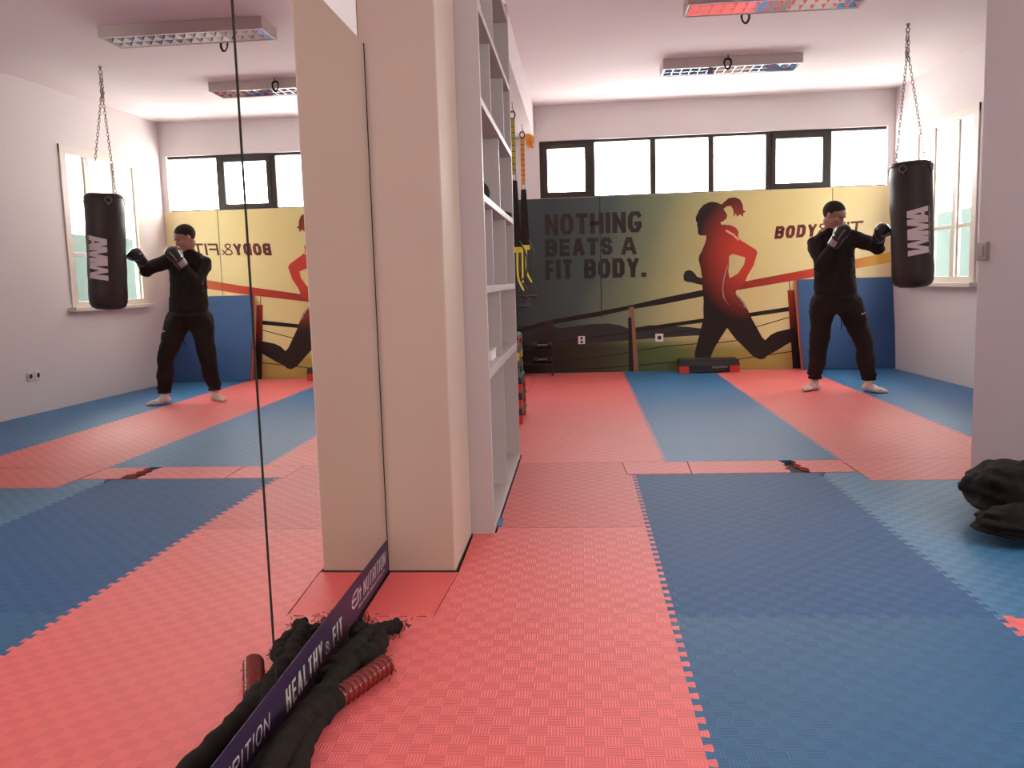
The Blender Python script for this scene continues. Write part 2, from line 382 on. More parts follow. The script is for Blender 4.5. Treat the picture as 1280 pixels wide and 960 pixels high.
# row at the pillar: cut filler against the mirror and the tile beside it
ptile([(LW+.03, YA0+.002), (-.50, YA0+.002), (-.476, 3.104), (LW+.03, 3.104)], REDS, -.0015)
def right_toothed(pts_before, x, y0, y1, pts_after, m, top=True):
    P = list(pts_before)
    n = int(round((y1-y0)/PT))
    P.append((x-DT/2, y0-(DT/2 if top else 0)))
    P += [(x+d, y0+s) for s, d in edge_pts(y1-y0, 1)]
    P.append((x-DT/2, y1))
    P += list(pts_after); ptile(P, m)
bt = [(XB-1+s, YA0+d) for s, d in edge_pts(1, 1)]
right_toothed([(-.496, YA0-DT/2)]+[q for q in bt if q[0] > -.47], XB, YA0, YA0+1-.001, [(-.380, YA0+.999), (-.380, 3.602), (-.478, 3.602), (-.474, 3.10)], RED)
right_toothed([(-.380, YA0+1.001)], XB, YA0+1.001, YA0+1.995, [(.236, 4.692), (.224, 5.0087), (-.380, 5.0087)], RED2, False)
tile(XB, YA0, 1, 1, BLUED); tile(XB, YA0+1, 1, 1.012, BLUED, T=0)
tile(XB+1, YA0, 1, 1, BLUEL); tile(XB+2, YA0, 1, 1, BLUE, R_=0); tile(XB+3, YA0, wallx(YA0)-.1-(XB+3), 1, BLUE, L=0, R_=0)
lt = [(XB+1+d, YA0+1+s) for s, d in edge_pts(1, 1)][::-1]; bt = [(XB+1+s, YA0+1+d) for s, d in edge_pts(1, 1)]
ptile([(XB+1-DT/2, YA0+1-DT/2)]+[q for q in bt if q[0] < 1.96]+[(1.99, YA0+1-DT/2), (1.99, 4.492), (1.482, 4.492), (1.474, 4.690), (XB+1.03, 4.690)]+[q for q in lt if q[1] < 4.6][0:], BLUEL)
ptile([(2.47, YA0+1.002), (wallx(4)-.06, YA0+1.002), (wallx(4.6)-.06, 4.575), (2.47, 4.575)], BLUE)
# narrow red strip pieces
G = 5.0107; gy = G-.002
ptile([(.240, 4.700), (.588, 4.700), (.600, gy), (.228, gy)], RED)
ptile([(.593, 4.700), (.86, 4.702), (1.120, 4.700), (1.128, 4.76), (1.108, 4.79), (1.135, 4.83), (1.118, 4.87), (1.14, 4.92), (1.118, gy), (.605, gy)], RED)
ptile([(1.225, 4.700), (1.468, 4.700), (1.470, gy), (1.20, gy), (1.215, 4.95), (1.19, 4.92), (1.225, 4.88), (1.20, 4.84), (1.24, 4.80)], RED)
XA = .4762
ptile([(1.484, 4.498), (1.99, 4.498), (1.99, 4.582), (XA+2-.002, 4.582), (XA+2-.002, gy), (1.474, gy)], RED)
ptile([(XA+2+.002, 4.582), (wallx(4.8)-.03, 4.582), (wallx(5)-.03, gy), (XA+2+.002, gy)], BLUE)
# back part of the room
def wy(x): return WY+tan(WA)*x-.012
for r in range(5):
    y0 = G+r; last = r == 4; h = 1 if not last else None
    for k, m in enumerate((RED, BLUE, RED)):
        x0 = XA-1+k
        if last:
            xl = x0; tb = [(x0+s, y0+d) for s, d in edge_pts(1, 1)]; hh = wy(x0+1)-y0
            rt = [(x0+1+d, y0+s) for s, d in edge_pts(hh, 1)]; lf = [(x0+d, y0+s) for s, d in edge_pts(hh, 1)][::-1]
            if k == 0: lf = []
            ptile([(x0-(DT/2 if k else 0), y0-DT/2)]+tb+[(x0+1-DT/2, y0-DT/2)]+rt+[(x0+1-DT/2, wy(x0+1)), (x0-(DT/2 if k else 0), wy(x0))]+lf, m)
        elif r == 0 and k == 0:
            rt = [(XA+d, y0+s) for s, d in edge_pts(1, 1)]
            tt = [(x0+s, y0+1+d) for s, d in edge_pts(1, 1)][::-1]
            ptile([(-.380, y0+.002), (XA-DT/2, y0+.002)]+rt+[(XA-DT/2, y0+1-DT/2)]+tt+[(x0, y0+1-DT/2), (x0, 5.25), (-.380, 5.25)], m)
        else:
            tile(x0, y0, 1, 1, m, L=1 if k else 0, B=1 if r else 0)
    # blue column cut along the right wall
    x0 = XA+2; xw = wallx(y0)-.012; xw2 = wallx(min(y0+1, 9.85))-.012; yt = y0+1 if not last else wy(3.3)
    bt = [(x0+1+s-1, y0+d) for s, d in edge_pts(.9, 1)] if r else []
    lf = [(x0+d, y0+s) for s, d in edge_pts(yt-y0, 1)][::-1]
    tt = [(x0+s, y0+1+d) for s, d in edge_pts(.9, 1)][::-1] if not last else []
    ptile([(x0-DT/2, y0-(DT/2 if r else -.002))]+bt+[(xw, y0-(DT/2 if r else -.002)), (xw2, yt-(DT/2 if not last else 0))]+tt+[(x0-DT/2, yt-(DT/2 if not last else 0))]+lf, BLUE)
    if r: ptile([(LW+.01, y0+.002), (XA-1-.002, y0+.002), (XA-1-.002, (y0+1 if not last else wy(-.6))-.002), (LW+.01, (y0+1 if not last else wy(-.6))-.002)], RED)
    else: ptile([(LW+.01, 5.25), (XA-1-.002, 5.25), (XA-1-.002, y0+.998), (LW+.01, y0+.998)], RED)
ptile([(-.366, 3.82), (-.386, 3.82), (-.386, 3.70), (-.366, 3.70)], BLUE, .004)

# ------------------------------------------------------------------ MIRROR
def mxp(y, off=0): return -.7573+.00506*y+off
def mpanel(y0, y1, label):
    b = NB(); P = [(mxp(y0, -.006), y0, .004), (mxp(y0), y0, .004), (mxp(y1), y1, .004), (mxp(y1, -.006), y1, .004)]
    o = hexa(b, P+[(x, y, 1.922) for x, y, z in P])
    t = thing('mirror', (mxp(y0), (y0+y1)/2, .004), label, 'mirror', 'wall mirror panels')
    obj('glass_sheet', b, MIRR, t)
    b = NB(); hexa(b, [(mxp(y0, -.0035), y1, .004), (mxp(y1, .0004), y1, .004), (mxp(y1, .0004), y1+.0125, .004), (mxp(y1, -.0035), y1+.0125, .004)]+[(mxp(y0, -.0035), y1, 1.922), (mxp(y1, .0004), y1, 1.922), (mxp(y1, .0004), y1+.0125, 1.922), (mxp(y1, -.0035), y1+.0125, 1.922)])
    obj('edge_strip', b, mat('glass_edge', (.02, .018, .014, 1), .8, 0, .1), t)
mpanel(1.931, 3.098, 'frameless wall mirror panel standing beside the left pillar')
mpanel(.760, 1.917, 'frameless wall mirror panel left of the seam, reflecting boxer and bag')
mpanel(-.40, .753, 'frameless wall mirror panel beside the camera, farthest from the pillar')
b = NB()
def mp(y, z, off=.0012): return Vector((mxp(y, off), y, z))
PURP = noisy('purple_print', (.028, .013, .045, 1), (.034, .017, .05, 1), 5, .5, .02)
st = thing('sticker_strip', (mxp(2.3), 2.3, .01), 'dark purple printed sticker strip along the foot of the mirror', 'sticker')
hexa(b, [mp(1.2, .008, 0), mp(1.2, .008), mp(3.09, .008), mp(3.09, .008, 0), mp(1.2, .140, 0), mp(1.2, .140), mp(3.09, .128), mp(3.09, .128, 0)]); obj('backing', b, PURP, st)
SILV = mat('silver_print', (.50, .47, .38, 1), .45); SILV2 = mat('pale_print', (.55, .45, .48, 1), .45)
b = NB(); letters(b, 'HEALTHY', .060, .0125, lambda a, z: mp(1.975+a, .031+z, .002), width=.300, th=.009, gap=.011); obj('lettering', b, SILV, st); b = NB()
letters(b, 'FIT', .058, .0125, lambda a, z: mp(2.375+a, .024+z, .002), width=.10, th=.010, gap=.012); obj('lettering', b, SILV, st)
b = NB(); letters(b, '&', .036, .005, lambda a, z: mp(2.298+a, .031+z, .002), width=.048); obj('lettering', b, SILV2, st)
b = NB(); letters(b, 'el', .052, .006, lambda a, z: mp(2.585+a, .049+z, .002), width=.07, slant=.15); letters(b, 'it', .045, .006, lambda a, z: mp(2.665+a, .051+z, .002), width=.035, slant=.15); obj('lettering', b, SILV2, st); b = NB()
letters(b, 'NUTRITION', .048, .007, lambda a, z: mp(2.73+a, .050+z, .002), width=.315, th=.005, slant=.2, gap=.012)
for k in range(44):
    if k == 0: obj('lettering', b, SILV2, st); b = NB()
    if k % 11 != 7:
        y = 2.66+k*.0085; z = .030; hgt = random.uniform(.006, .01); flatpoly(b, [[(y, z), (y+.0045, z), (y+.0045, z+hgt), (y, z+hgt)]], lambda a, c: mp(a, c, .002))
tag(obj('small_print', b, SILV2, st), kind='stuff')
b = NB(); letters(b, 'NUTRITION', .040, .006, lambda a, z: mp(1.50+a, .052+z, .002), width=.36, th=.005, slant=.2, gap=.012); obj('lettering', b, SILV2, st)

# ------------------------------------------------------------------ MURAL
mur = thing('wall_mural', wp(1.4, 0), 'printed wall mural of a runner, railing and slogan below the ribbon window', 'mural')
def ramp(m, fac, stops):
    r = nd(m, 'ShaderNodeValToRGB'); e = r.color_ramp.elements
    while len(e) < len(stops): e.new(.5)
    for i, (p, c) in enumerate(stops): e[i].position = p; e[i].color = c
    lk(m, fac, r.inputs[0]); return r.outputs[0]
def mural_mat():
    m = mat('mural_print', (1, 1, 1, 1), .45, 0, .3); b_ = m.node_tree.nodes['Principled BSDF']
    g = nd(m, 'ShaderNodeNewGeometry'); s = nd(m, 'ShaderNodeSeparateXYZ'); lk(m, g.outputs['Position'], s.inputs[0]); x, z = s.outputs[0], s.outputs[2]
    ns = nd(m, 'ShaderNodeTexNoise'); ns.inputs['Scale'].default_value = 1.6; lk(m, g.outputs['Position'], ns.inputs['Vector'])
    f = mth(m, 'ADD', mth(m, 'MULTIPLY', mth(m, 'ADD', mth(m, 'ADD', x, mth(m, 'MULTIPLY', mth(m, 'SUBTRACT', 1.2, z), .35)), .6), .25), mth(m, 'MULTIPLY', mth(m, 'SUBTRACT', ns.outputs[0], .5), .06))
    sky = ramp(m, f, [(0, srgb(64, 72, 76)), (.18, srgb(80, 94, 92)), (.33, srgb(132, 140, 108)), (.47, srgb(202, 190, 132)), (.62, srgb(232, 208, 145)), (.85, srgb(246, 226, 165)), (1, srgb(252, 238, 190))])
    # field near the bottom
    gf = mth(m, 'MULTIPLY', mth(m, 'ADD', x, .6), .25)
    field = ramp(m, gf, [(0, srgb(40, 36, 30)), (.2, srgb(62, 62, 44)), (.38, srgb(96, 108, 62)), (.55, srgb(170, 150, 75)), (.8, srgb(190, 165, 95))])
    nz = nd(m, 'ShaderNodeTexNoise'); nz.inputs['Scale'].default_value = 9; nz.inputs['Detail'].default_value = 6
    mp_ = nd(m, 'ShaderNodeMapping'); mp_.inputs['Scale'].default_value = (.35, 1, 2.5); lk(m, g.outputs['Position'], mp_.inputs[0]); lk(m, mp_.outputs[0], nz.inputs['Vector'])
    ff = nd(m, 'ShaderNodeMix', data_type='RGBA'); ff.blend_type = 'MULTIPLY'; ff.inputs[0].default_value = .6; lk(m, field, ff.inputs[6]); lk(m, nz.outputs[0], ff.inputs[7])
    bz = nd(m, 'ShaderNodeMapRange'); bz.inputs[1].default_value = .50; bz.inputs[2].default_value = .30; bz.interpolation_type = 'SMOOTHSTEP'; lk(m, mth(m, 'ADD', z, mth(m, 'MULTIPLY', x, .06)), bz.inputs[0])
    mx = nd(m, 'ShaderNodeMix', data_type='RGBA'); lk(m, bz.outputs[0], mx.inputs[0]); lk(m, sky, mx.inputs[6]); lk(m, field, mx.inputs[7]); lk(m, mx.outputs[2], b_.inputs['Base Color'])
    return m
MM = mural_mat()
for u0, u1 in ((LW+.005, .236), (.236, 2.768), (2.768, 3.40)):
    b = NB(); wbox(b, u0, .001, u1, 1.982, .0, .004); obj('mural_panel', b, MM, mur)
b = NB(); wbox(b, .230, .62, .242, 1.98, .003, .007); obj('seam_strip', b, DARKF, mur)
b = NB(); wbox(b, 2.7645, 1.0, 2.7715, 1.98, .003, .0055); obj('seam_strip', b, mat('olive_seam', (.16, .13, .07, 1), .6), mur)
def wf(off): return lambda a, z: wp(a, z, off)
def glow_mat(name, cx, cz, r0, r1, dark, red, xfade=None):
    m = mat(name, dark, .5, 0, .3); b_ = m.node_tree.nodes['Principled BSDF']
    g = nd(m, 'ShaderNodeNewGeometry'); s = nd(m, 'ShaderNodeSeparateXYZ'); lk(m, g.outputs['Position'], s.inputs[0])
    if xfade:
        c = ramp(m, mth(m, 'MULTIPLY', mth(m, 'SUBTRACT', s.outputs[0], xfade[0]), 1/(xfade[1]-xfade[0])), xfade[2]); lk(m, c, b_.inputs['Base Color']); return m
    dx = mth(m, 'SUBTRACT', s.outputs[0], cx); dz = mth(m, 'MULTIPLY', mth(m, 'SUBTRACT', s.outputs[2], cz), .8)
    d = mth(m, 'SQRT', mth(m, 'ADD', mth(m, 'MULTIPLY', dx, dx), mth(m, 'MULTIPLY', dz, dz)))
    mr = nd(m, 'ShaderNodeMapRange'); mr.inputs[1].default_value = r0; mr.inputs[2].default_value = r1; lk(m, d, mr.inputs[0])
    mx = nd(m, 'ShaderNodeMix', data_type='RGBA'); mx.inputs[6].default_value = red; mx.inputs[7].default_value = dark; lk(m, mr.outputs[0], mx.inputs[0]); lk(m, mx.outputs[2], b_.inputs['Base Color']); return m
DK = (.022, .014, .011, 1); RD = (.62, .055, .035, 1)
runner = [(1.44,1.874),(1.383,1.849),(1.337,1.8),(1.314,1.749),(1.296,1.715),(1.298,1.674),(1.314,1.657),(1.309,1.623),(1.321,1.589),(1.318,1.543),(1.336,1.517),(1.382,1.511),(1.405,1.517),(1.412,1.478),(1.393,1.414),(1.359,1.335),(1.331,1.289),(1.326,1.243),(1.347,1.162),(1.358,1.092),(1.365,1.041),(1.307,1.059),(1.285,1.094),(1.255,1.123),(1.216,1.136),(1.174,1.121),(1.158,1.075),(1.162,1.023),(1.201,1.004),(1.254,.997),(1.312,.977),(1.365,.964),(1.369,.906),(1.38,.789),(1.376,.696),(1.38,.602),(1.357,.508),(1.321,.368),(1.286,.227),(1.274,.108),(1.437,.105),(1.495,.246),(1.564,.362),(1.64,.478),(1.725,.359),(1.841,.239),(1.933,.143),(2.002,.113),(2.048,.121),(2.093,.163),(2.184,.208),(2.275,.265),(2.376,.321),(2.375,.461),(2.273,.44),(2.182,.419),(2.114,.385),(2.058,.328),(2.023,.364),(1.966,.471),(1.908,.577),(1.862,.683),(1.793,.778),(1.736,.861),(1.736,.891),(1.77,.906),(1.827,.963),(1.861,1.054),(1.928,1.167),(1.968,1.304),(1.95,1.339),(1.859,1.399),(1.78,1.452),(1.757,1.482),(1.762,1.539),(1.734,1.586),(1.678,1.615),(1.61,1.624),(1.576,1.625),(1.564,1.649),(1.598,1.663),(1.632,1.692),(1.639,1.726),(1.621,1.76),(1.598,1.795),(1.632,1.821),(1.678,1.826),(1.7,1.792),(1.712,1.746),(1.705,1.701),(1.734,1.745),(1.746,1.704),(1.779,1.732),(1.809,1.701),(1.813,1.742),(1.842,1.759),(1.813,1.776),(1.808,1.833),(1.779,1.891),(1.723,1.918),(1.655,1.911),(1.61,1.874),(1.576,1.846),(1.519,1.871),(1.474,1.879)]
hole = [(1.66,1.279),(1.701,1.301),(1.837,1.257),(1.826,1.182),(1.758,1.08),(1.667,1.032),(1.651,1.106),(1.66,1.198)]
RUN = glow_mat('runner_print', 1.86, 1.28, .16, .58, DK, RD)
INK = mat('dark_print', DK, .5, 0, .3)
MOUNT = mat('hill_print', (.030, .026, .022, 1), .5)
RAILR = glow_mat('rail_print', 0, 0, 0, 0, DK, RD, (1.3, 3.4, [(0, DK), (.2, (.30, .03, .02, 1)), (.55, (.60, .05, .03, 1)), (.80, (.70, .17, .05, 1)), (.9, (.85, .45, .08, 1)), (1, (.9, .6, .1, 1))]))
def shape(name, loops, m, off): b = NB(); flatpoly(b, loops, wf(off)); return obj(name, b, m, mur)
def unionx(p): return p
shape('hill_print', [[(-.72,.555),(-.396,.567),(-.255,.516),(-.097,.533),(.092,.555),(.31,.558),(.435,.536),(.543,.493),(.776,.528),(.96,.519),(1.206,.498),(1.40,.47),(1.40,.40),(1.205,.396),(.774,.375),(.307,.346),(-.164,.332),(-.72,.327)]], MOUNT, .0046)
shape('rail_print', [[(-.745,.510),(-.395,.606),(.22,.7),(.546,.755),(.941,.835),(1.429,.92),(1.429,.849),(.94,.763),(.545,.71),(.219,.645),(-.322,.567),(-.745,.47)]], INK, .0052)
shape('rail_print', [[(1.6,.952),(1.781,.982),(2.577,1.113),(3.054,1.207),(3.391,1.266),(3.394,1.153),(3.056,1.103),(2.57,1.015),(1.781,.902),(1.6,.876)]], RAILR, .0052)
shape('rail_print', [[(.624,.499),(.939,.537),(1.384,.59),(1.384,.545),(.938,.496),(.623,.449)]], INK, .0052)
shape('rail_print', [[(1.7,.616),(1.826,.633),(2.314,.695),(2.315,.647),(1.826,.588),(1.7,.57)]], INK, .0052)
for w in [[(.938,.424),(1.31,.462)],[(-.75,.092),(.228,.177),(.937,.281),(1.356,.308)],[(1.75,.42),(2.317,.579)],[(-.745,.30),(.938,.495)],[(1.495,.305),(1.771,.334)],[(1.634,.101),(1.933,.143),(2.366,.197)],[(-.2,.036),(.225,.046),(.935,.091),(1.286,.12)],[(2.314,.983),(2.326,.875)]]:
    top = [(x, z+.006) for x, z in w]; bot = [(x, z-.004) for x, z in w][::-1]
    if w[0][0] > 2.3: top = [(x-.004, z) for x, z in w]; bot = [(x+.004, z) for x, z in w][::-1]
    shape('wire_print', [top+bot], INK, .005)
shape('post_print', [[(-.413,.60),(-.32,.62),(-.307,.004),(-.427,.004)]], mat('brown_print', (.035, .016, .012, 1), .5), .0056)
shape('post_print', [[(.535,.62),(.573,.62),(.592,.004),(.537,.004)]], INK, .0056)
shape('post_print', [[(.546,.735),(.600,.745),(.648,.004),(.592,.004),(.573,.62),(.548,.62)]], mat('wood_print', (.30, .13, .06, 1), .5), .006)
P3 = glow_mat('post_red_print', 2.33, .95, .06, .5, DK, (.45, .045, .03, 1))
shape('post_print', [[(2.297,.88),(2.371,.878),(2.448,.004),(2.363,.004)]], P3, .006)
shape('runner_print', [runner, hole], RUN, .0066)
LINE = mat('pale_line_print', (.42, .33, .28, 1), .5)
shape('jacket_line_print', [[(1.66,1.221),(1.633,1.153),(1.599,1.039),(1.583,.923),(1.594,.83),(1.633,.759),(1.674,.723),(1.633,.765),(1.604,.841),(1.594,.923),(1.609,1.03),(1.640,1.141)]], LINE, .0072)
shape('jacket_line_print', [[(1.674,.886),(1.70,.86),(1.72,.80),(1.76,.745),(1.844,.688),(1.782,.72),(1.74,.775),(1.713,.82)]], mat('dim_line_print', (.14, .11, .09, 1), .5), .0072)
shape('jacket_line_print', [[(1.72,.87),(1.75,.82),(1.80,.778),(1.83,.71),(1.845,.69),(1.86,.70),(1.82,.77),(1.77,.83)]], LINE, .0072)
shape('jacket_line_print', [[(1.86,.95),(1.90,1.05),(1.95,1.17),(1.975,1.30),(1.955,1.19),(1.915,1.07)]], mat('warm_line_print', (.75, .42, .28, 1), .5), .0072)
shape('jacket_line_print', [[(1.62,1.55),(1.70,1.50),(1.76,1.44),(1.77,1.455),(1.71,1.52),(1.63,1.57)]], mat('warm_line_print', (.75, .42, .28, 1), .5), .0072)
SLOG = mat('slogan_print', (.040, .034, .030, 1), .5, 0, .3)
def line_text(s, u0, z0, u1, z1, t, m=SLOG, dz=0, **kw):
    b = NB(); letters(b, s, z1-z0, t, lambda a, z: wp(u0+a, z0+z+dz*a, .006), width=u1-u0, **kw); return obj('lettering', b, m, mur)
line_text('NOTHING', -.385, 1.573, .700, 1.805, .054, th=.046, gap=.022)
line_text('BEATS', -.390, 1.333, .372, 1.528, .055, th=.046, gap=.022); line_text('A', .464, 1.325, .645, 1.523, .054, th=.042)
line_text('FIT', -.396, 1.072, -.085, 1.296, .055, th=.046, gap=.022); line_text('BODY.', .045, 1.074, .745, 1.292, .055, th=.046, gap=.022)
RLET = mat('crimson_print', (.16, .012, .012, 1), .5)
line_text('BODY', 2.150, 1.447, 2.595, 1.585, .038, RLET, dz=.035, th=.034, slant=.12)
line_text('&', 2.612, 1.462, 2.745, 1.60, .016, RLET, dz=.035); line_text('FIT', 2.775, 1.468, 3.085, 1.603, .026, RLET, dz=.035, th=.022, slant=.12)
# wall sockets
def socket(u, z, w, label):
    t = thing('wall_socket', wp(u, z-.05), label, 'socket')
    b = NB(); wbox(b, u-w/2, z-.045, u+w/2, z+.045, .004, .014, .003); obj('cover_plate', b, WHITE, t)
    for dz in ((.021, -.021) if w < .085 else (0,)):
        b = NB(); bm2 = b; r = .016 if w < .085 else .024
        c = wp(u, z+dz, .0142); vs = [b.verts.new(c+Vector((r*cos(a*pi/8), 0, r*sin(a*pi/8)))) for a in range(16)]; b.faces.new(vs)
        ex = bmesh.ops.extrude_face_region(b, geom=b.faces[:]); bmesh.ops.translate(b, verts=[v for v in ex['geom'] if isinstance(v, bmesh.types.BMVert)], vec=(0, -.003, 0))
        obj('outlet', b, mat('socket_dark', (.05, .03, .03, 1), .5), t)
socket(.004, .376, .078, 'white double socket on the dark left part of the mural')
socket(.884, .384, .09, 'white single socket on the mural between second post and runner')
def rsocket(y, lab):
    t = thing('wall_socket', rp(y, .30), lab, 'socket', None)
    b = NB(); rbox(b, y-.04, .305, y+.04, .385, 0, .01, .003); obj('cover_plate', b, WHITE, t)
    b = NB(); c = rp(y, .345, .0105); lathe(b, [(.0, 0), (.022, 0), (.022, .002), (0, .002)][1:3], (0, 0, 0), 16)
    bmesh.ops.rotate(b, verts=b.verts, cent=(0, 0, 0), matrix=Matrix.Rotation(radians(-90), 3, 'Y')); bmesh.ops.translate(b, verts=b.verts, vec=c); obj('outlet', b, mat('socket_dark', (.05, .03, .03, 1), .5), t)
rsocket(7.33, 'white socket low on the right wall, nearer the camera of the pair'); rsocket(7.43, 'white socket low on the right wall, nearer the window of the pair')
t = thing('light_switch', (2.0, 4.50, 1.10), 'small grey light switch on the right pillar', 'switch')
b = NB(); box(b, 1.986, 4.443, 1.112, 2.001, 4.548, 1.200, .003); obj('cover_plate', b, mat('grey_plastic', (.45, .38, .36, 1), .5), t)
b = NB(); box(b, 1.980, 4.47, 1.13, 1.988, 4.52, 1.18, .002); obj('rocker', b, mat('grey_plastic', (.45, .38, .36, 1), .5), t)

# ------------------------------------------------------------------ CEILING LIGHTS
def fixture(y0, y1, label):
    x0, x1 = .775, 2.0; zb, zt = CZ-.085, CZ-.001
    t = thing('ceiling_light', ((x0+x1)/2, (y0+y1)/2, zb), label, 'light', 'louvred ceiling lights')
    b = NB(); w = .012
    box(b, x0, y0, zb, x1, y0+w, zt, .002); box(b, x0, y1-w, zb, x1, y1, zt, .002); box(b, x0, y0+w, zb, x0+w, y1-w, zt); box(b, x1-w, y0+w, zb, x1, y1-w, zt); box(b, x0+w, y0+w, zt-.012, x1-w, y1-w, zt-.001)
    obj('housing', b, ENAM, t)
    for yy in (y0+.085, y1-.085):
        b = NB(); tube(b, [(x0+.03, yy, zt-.034), (x1-.03, yy, zt-.034)], .013, 12); obj('lamp_tube', b, mat('tube_glass', (.9, .88, .85, 1), .25), t)
    ym = (y0+y1)/2
    def vblade(p0, p1, d, hw, zb0, zt0):       # V section blade, wide at the bottom edge
        bb = NB(); a, c = Vector(p0), Vector(p1); d = Vector(d)
        P2 = [a-d*hw, a+d*hw, c+d*hw, c-d*hw]; P = [a-d*.001, a+d*.001, c+d*.001, c-d*.001]
        hexa(bb, [Vector((q.x, q.y, zb0)) for q in P]+[Vector((q.x, q.y, zt0)) for q in P2]); return bb
    for yy in (y0+.035, ym, y1-.035): obj('louver_rail', vblade((x0+.014, yy, 0), (x1-.014, yy, 0), (0, 1, 0), .021, zb+.002, zb+.046), ALU, t)
    n = 15
    for i in range(n+1):
        xx = x0+.02+(x1-x0-.04)*i/n
        for ya, yb in ((y0+.036, ym-.001), (ym+.001, y1-.036)): obj('louver_blade', vblade((xx, ya, 0), (xx, yb, 0), (1, 0, 0), .008, zb+.003, zb+.040), ALU, t)
fixture(6.24, 6.55, 'louvred strip ceiling light nearest the camera, cut by the photo top')
fixture(8.08, 8.40, 'louvred strip ceiling light nearer the ribbon window')
def coil(c, r, label, tilt, zc):
    t = thing('cable_coil', (c[0], c[1], CZ), label, 'cable')
    b = NB(); tube(b, [(c[0], c[1], CZ-.001), (c[0]+.004, c[1], (CZ+zc+r)/2), (c[0], c[1], zc+r*.9)], .004, 8); obj('lead', b, BLACK, t)
    b = NB(); pts = []
    for k in range(90):
        a = k*2*pi/30; rr = r*(1-.12*(k//30)+.03*sin(a*2)); tl = tilt+.25*(k//30)
        pts.append(Vector((c[0]+rr*.72*cos(a), c[1]+rr*.5*sin(a+tl)*.5+.004*(k//30), zc+rr*sin(a+.3*cos(a)))))
    tube(b, pts, .0042, 8); obj('loops', b, BLACK, t)
coil((1.235, 6.66), .045, 'dark coil of cable hanging from ceiling behind the nearest light', .2, CZ-.075)
coil((1.335, 8.02), .050, 'dark loop of cable hanging in front of the farther ceiling light', 1.2, CZ-.08)

# ------------------------------------------------------------------ SHELF
sh = thing('shelf_unit', (-.575, 4.4, -.019), 'tall pale grey laminate shelf unit standing behind the left pillar', 'shelf')
SX0, SX1, SY0, SY1 = LW+.004, -.389, 3.594, 5.215
def board(name, *a, m=LAM, par=sh): b = NB(); box(b, *a, .0015); return obj(name, b, m, par)
board('side_panel', SX0, SY0, -.019, SX1, SY0+.025, SOF-.004); board('side_panel', SX0, SY1-.022, -.019, SX1, SY1, SOF-.004)
board('back_panel', SX0, SY0+.025, 0.03, SX0+.008, SY1-.022, SOF-.02)
LEV = [-.005, .665, 1.03, 1.41, 1.80, 2.175, 2.56]
for i, z in enumerate(LEV): board('shelf_board', SX0+.009, SY0+.026, z, SX1-.001, SY1-.023, z+(.03 if i != 1 else .04))
DIV = [(0, (4.40,)), (1, (4.34,)), (2, (4.05, 4.76)), (3, (4.50,)), (4, (4.16, 4.86)), (5, (4.37,))]
for i, ys in DIV:
    for y in ys: board('divider', SX0+.009, y-.009, LEV[i]+(.04 if i == 1 else .03), SX1-.012, y+.009, LEV[i+1])
DKO = BLACK
def lump(name, c, r, m, label, cat, seed=0, sq=(1, 1, 1), amp=.25):
    b = NB(); bmesh.ops.create_icosphere(b, subdivisions=3, radius=1)
    for v in b.verts:
        n = noise.noise(v.co*1.8+Vector((seed, 0, 0))); s = 1+amp*n
        v.co = Vector((v.co.x*s*r*sq[0], v.co.y*s*r*sq[1], max(v.co.z*s*r*sq[2], -r*sq[2]*.6)))
    mz = min(v.co.z for v in b.verts)
    for v in b.verts: v.co += Vector(c)-Vector((0, 0, mz))
    return tag(obj(name, b, m, loc=c, smooth=True), label, cat)
lump('folded_glove', (-.43, 3.86, 1.4405), .05, BLACK, 'small black bundle on the shelf board level with the mural top', 'glove', 1, (.8, 1.5, 1.0))
lump('wool_cap', (-.42, 5.06, 1.4405), .036, BLACK, 'small black object at the window end of a shelf board', 'hat', 4, (.9, 1.3, .6))
lump('black_puck', (-.44, 4.14, 1.0605), .028, BLACK, 'tiny black object on the middle shelf board', 'puck', 7, (1, 1.2, .6), .1)
def carton(x0, y0, x1, y1, z0, z1, label):
    t = thing('carton', ((x0+x1)/2, (y0+y1)/2, z0), label, 'box', 'small white boxes on the shelf')
    b = NB(); box(b, x0, y0, z0, x1, y1, z1-.012, .003); obj('box_body', b, WHITE, t)
    b = NB(); box(b, x0-.002, y0-.002, z1-.014, x1+.002, y1+.002, z1, .002); obj('lid', b, CREAM, t)
carton(-.56, 3.80, -.43, 3.98, .7055, .79, 'white lidded box on the lowest open shelf, nearest the pillar')
carton(-.55, 4.03, -.42, 4.22, .7055, .755, 'flatter white lidded box behind the first on the lowest open shelf')
# framed board leaning on the top shelf
t = thing('picture_frame', (-.42, 4.0, 2.206), 'grey edged picture frame leaning on the topmost shelf level', 'frame')
def tb(name, y0, z0, y1, z1, th, m):
    b = NB(); box(b, -.452, y0, z0, -.452+th, y1, z1, .001)
    bmesh.ops.rotate(b, verts=b.verts, cent=(-.44, 4, 2.206), matrix=Matrix.Rotation(radians(-6), 3, 'Y')); obj(name, b, m, t)
tb('picture', 3.66, 2.23, 4.50, 2.46, .010, mat('grey_board', (.2, .18, .17, 1), .6))
for a in ((3.64, 2.206, 4.34, 2.232), (3.64, 2.455, 4.34, 2.48), (3.64, 2.232, 3.665, 2.455), (4.315, 2.232, 4.34, 2.455)): tb('frame_bar', *a, .018, WHITE)

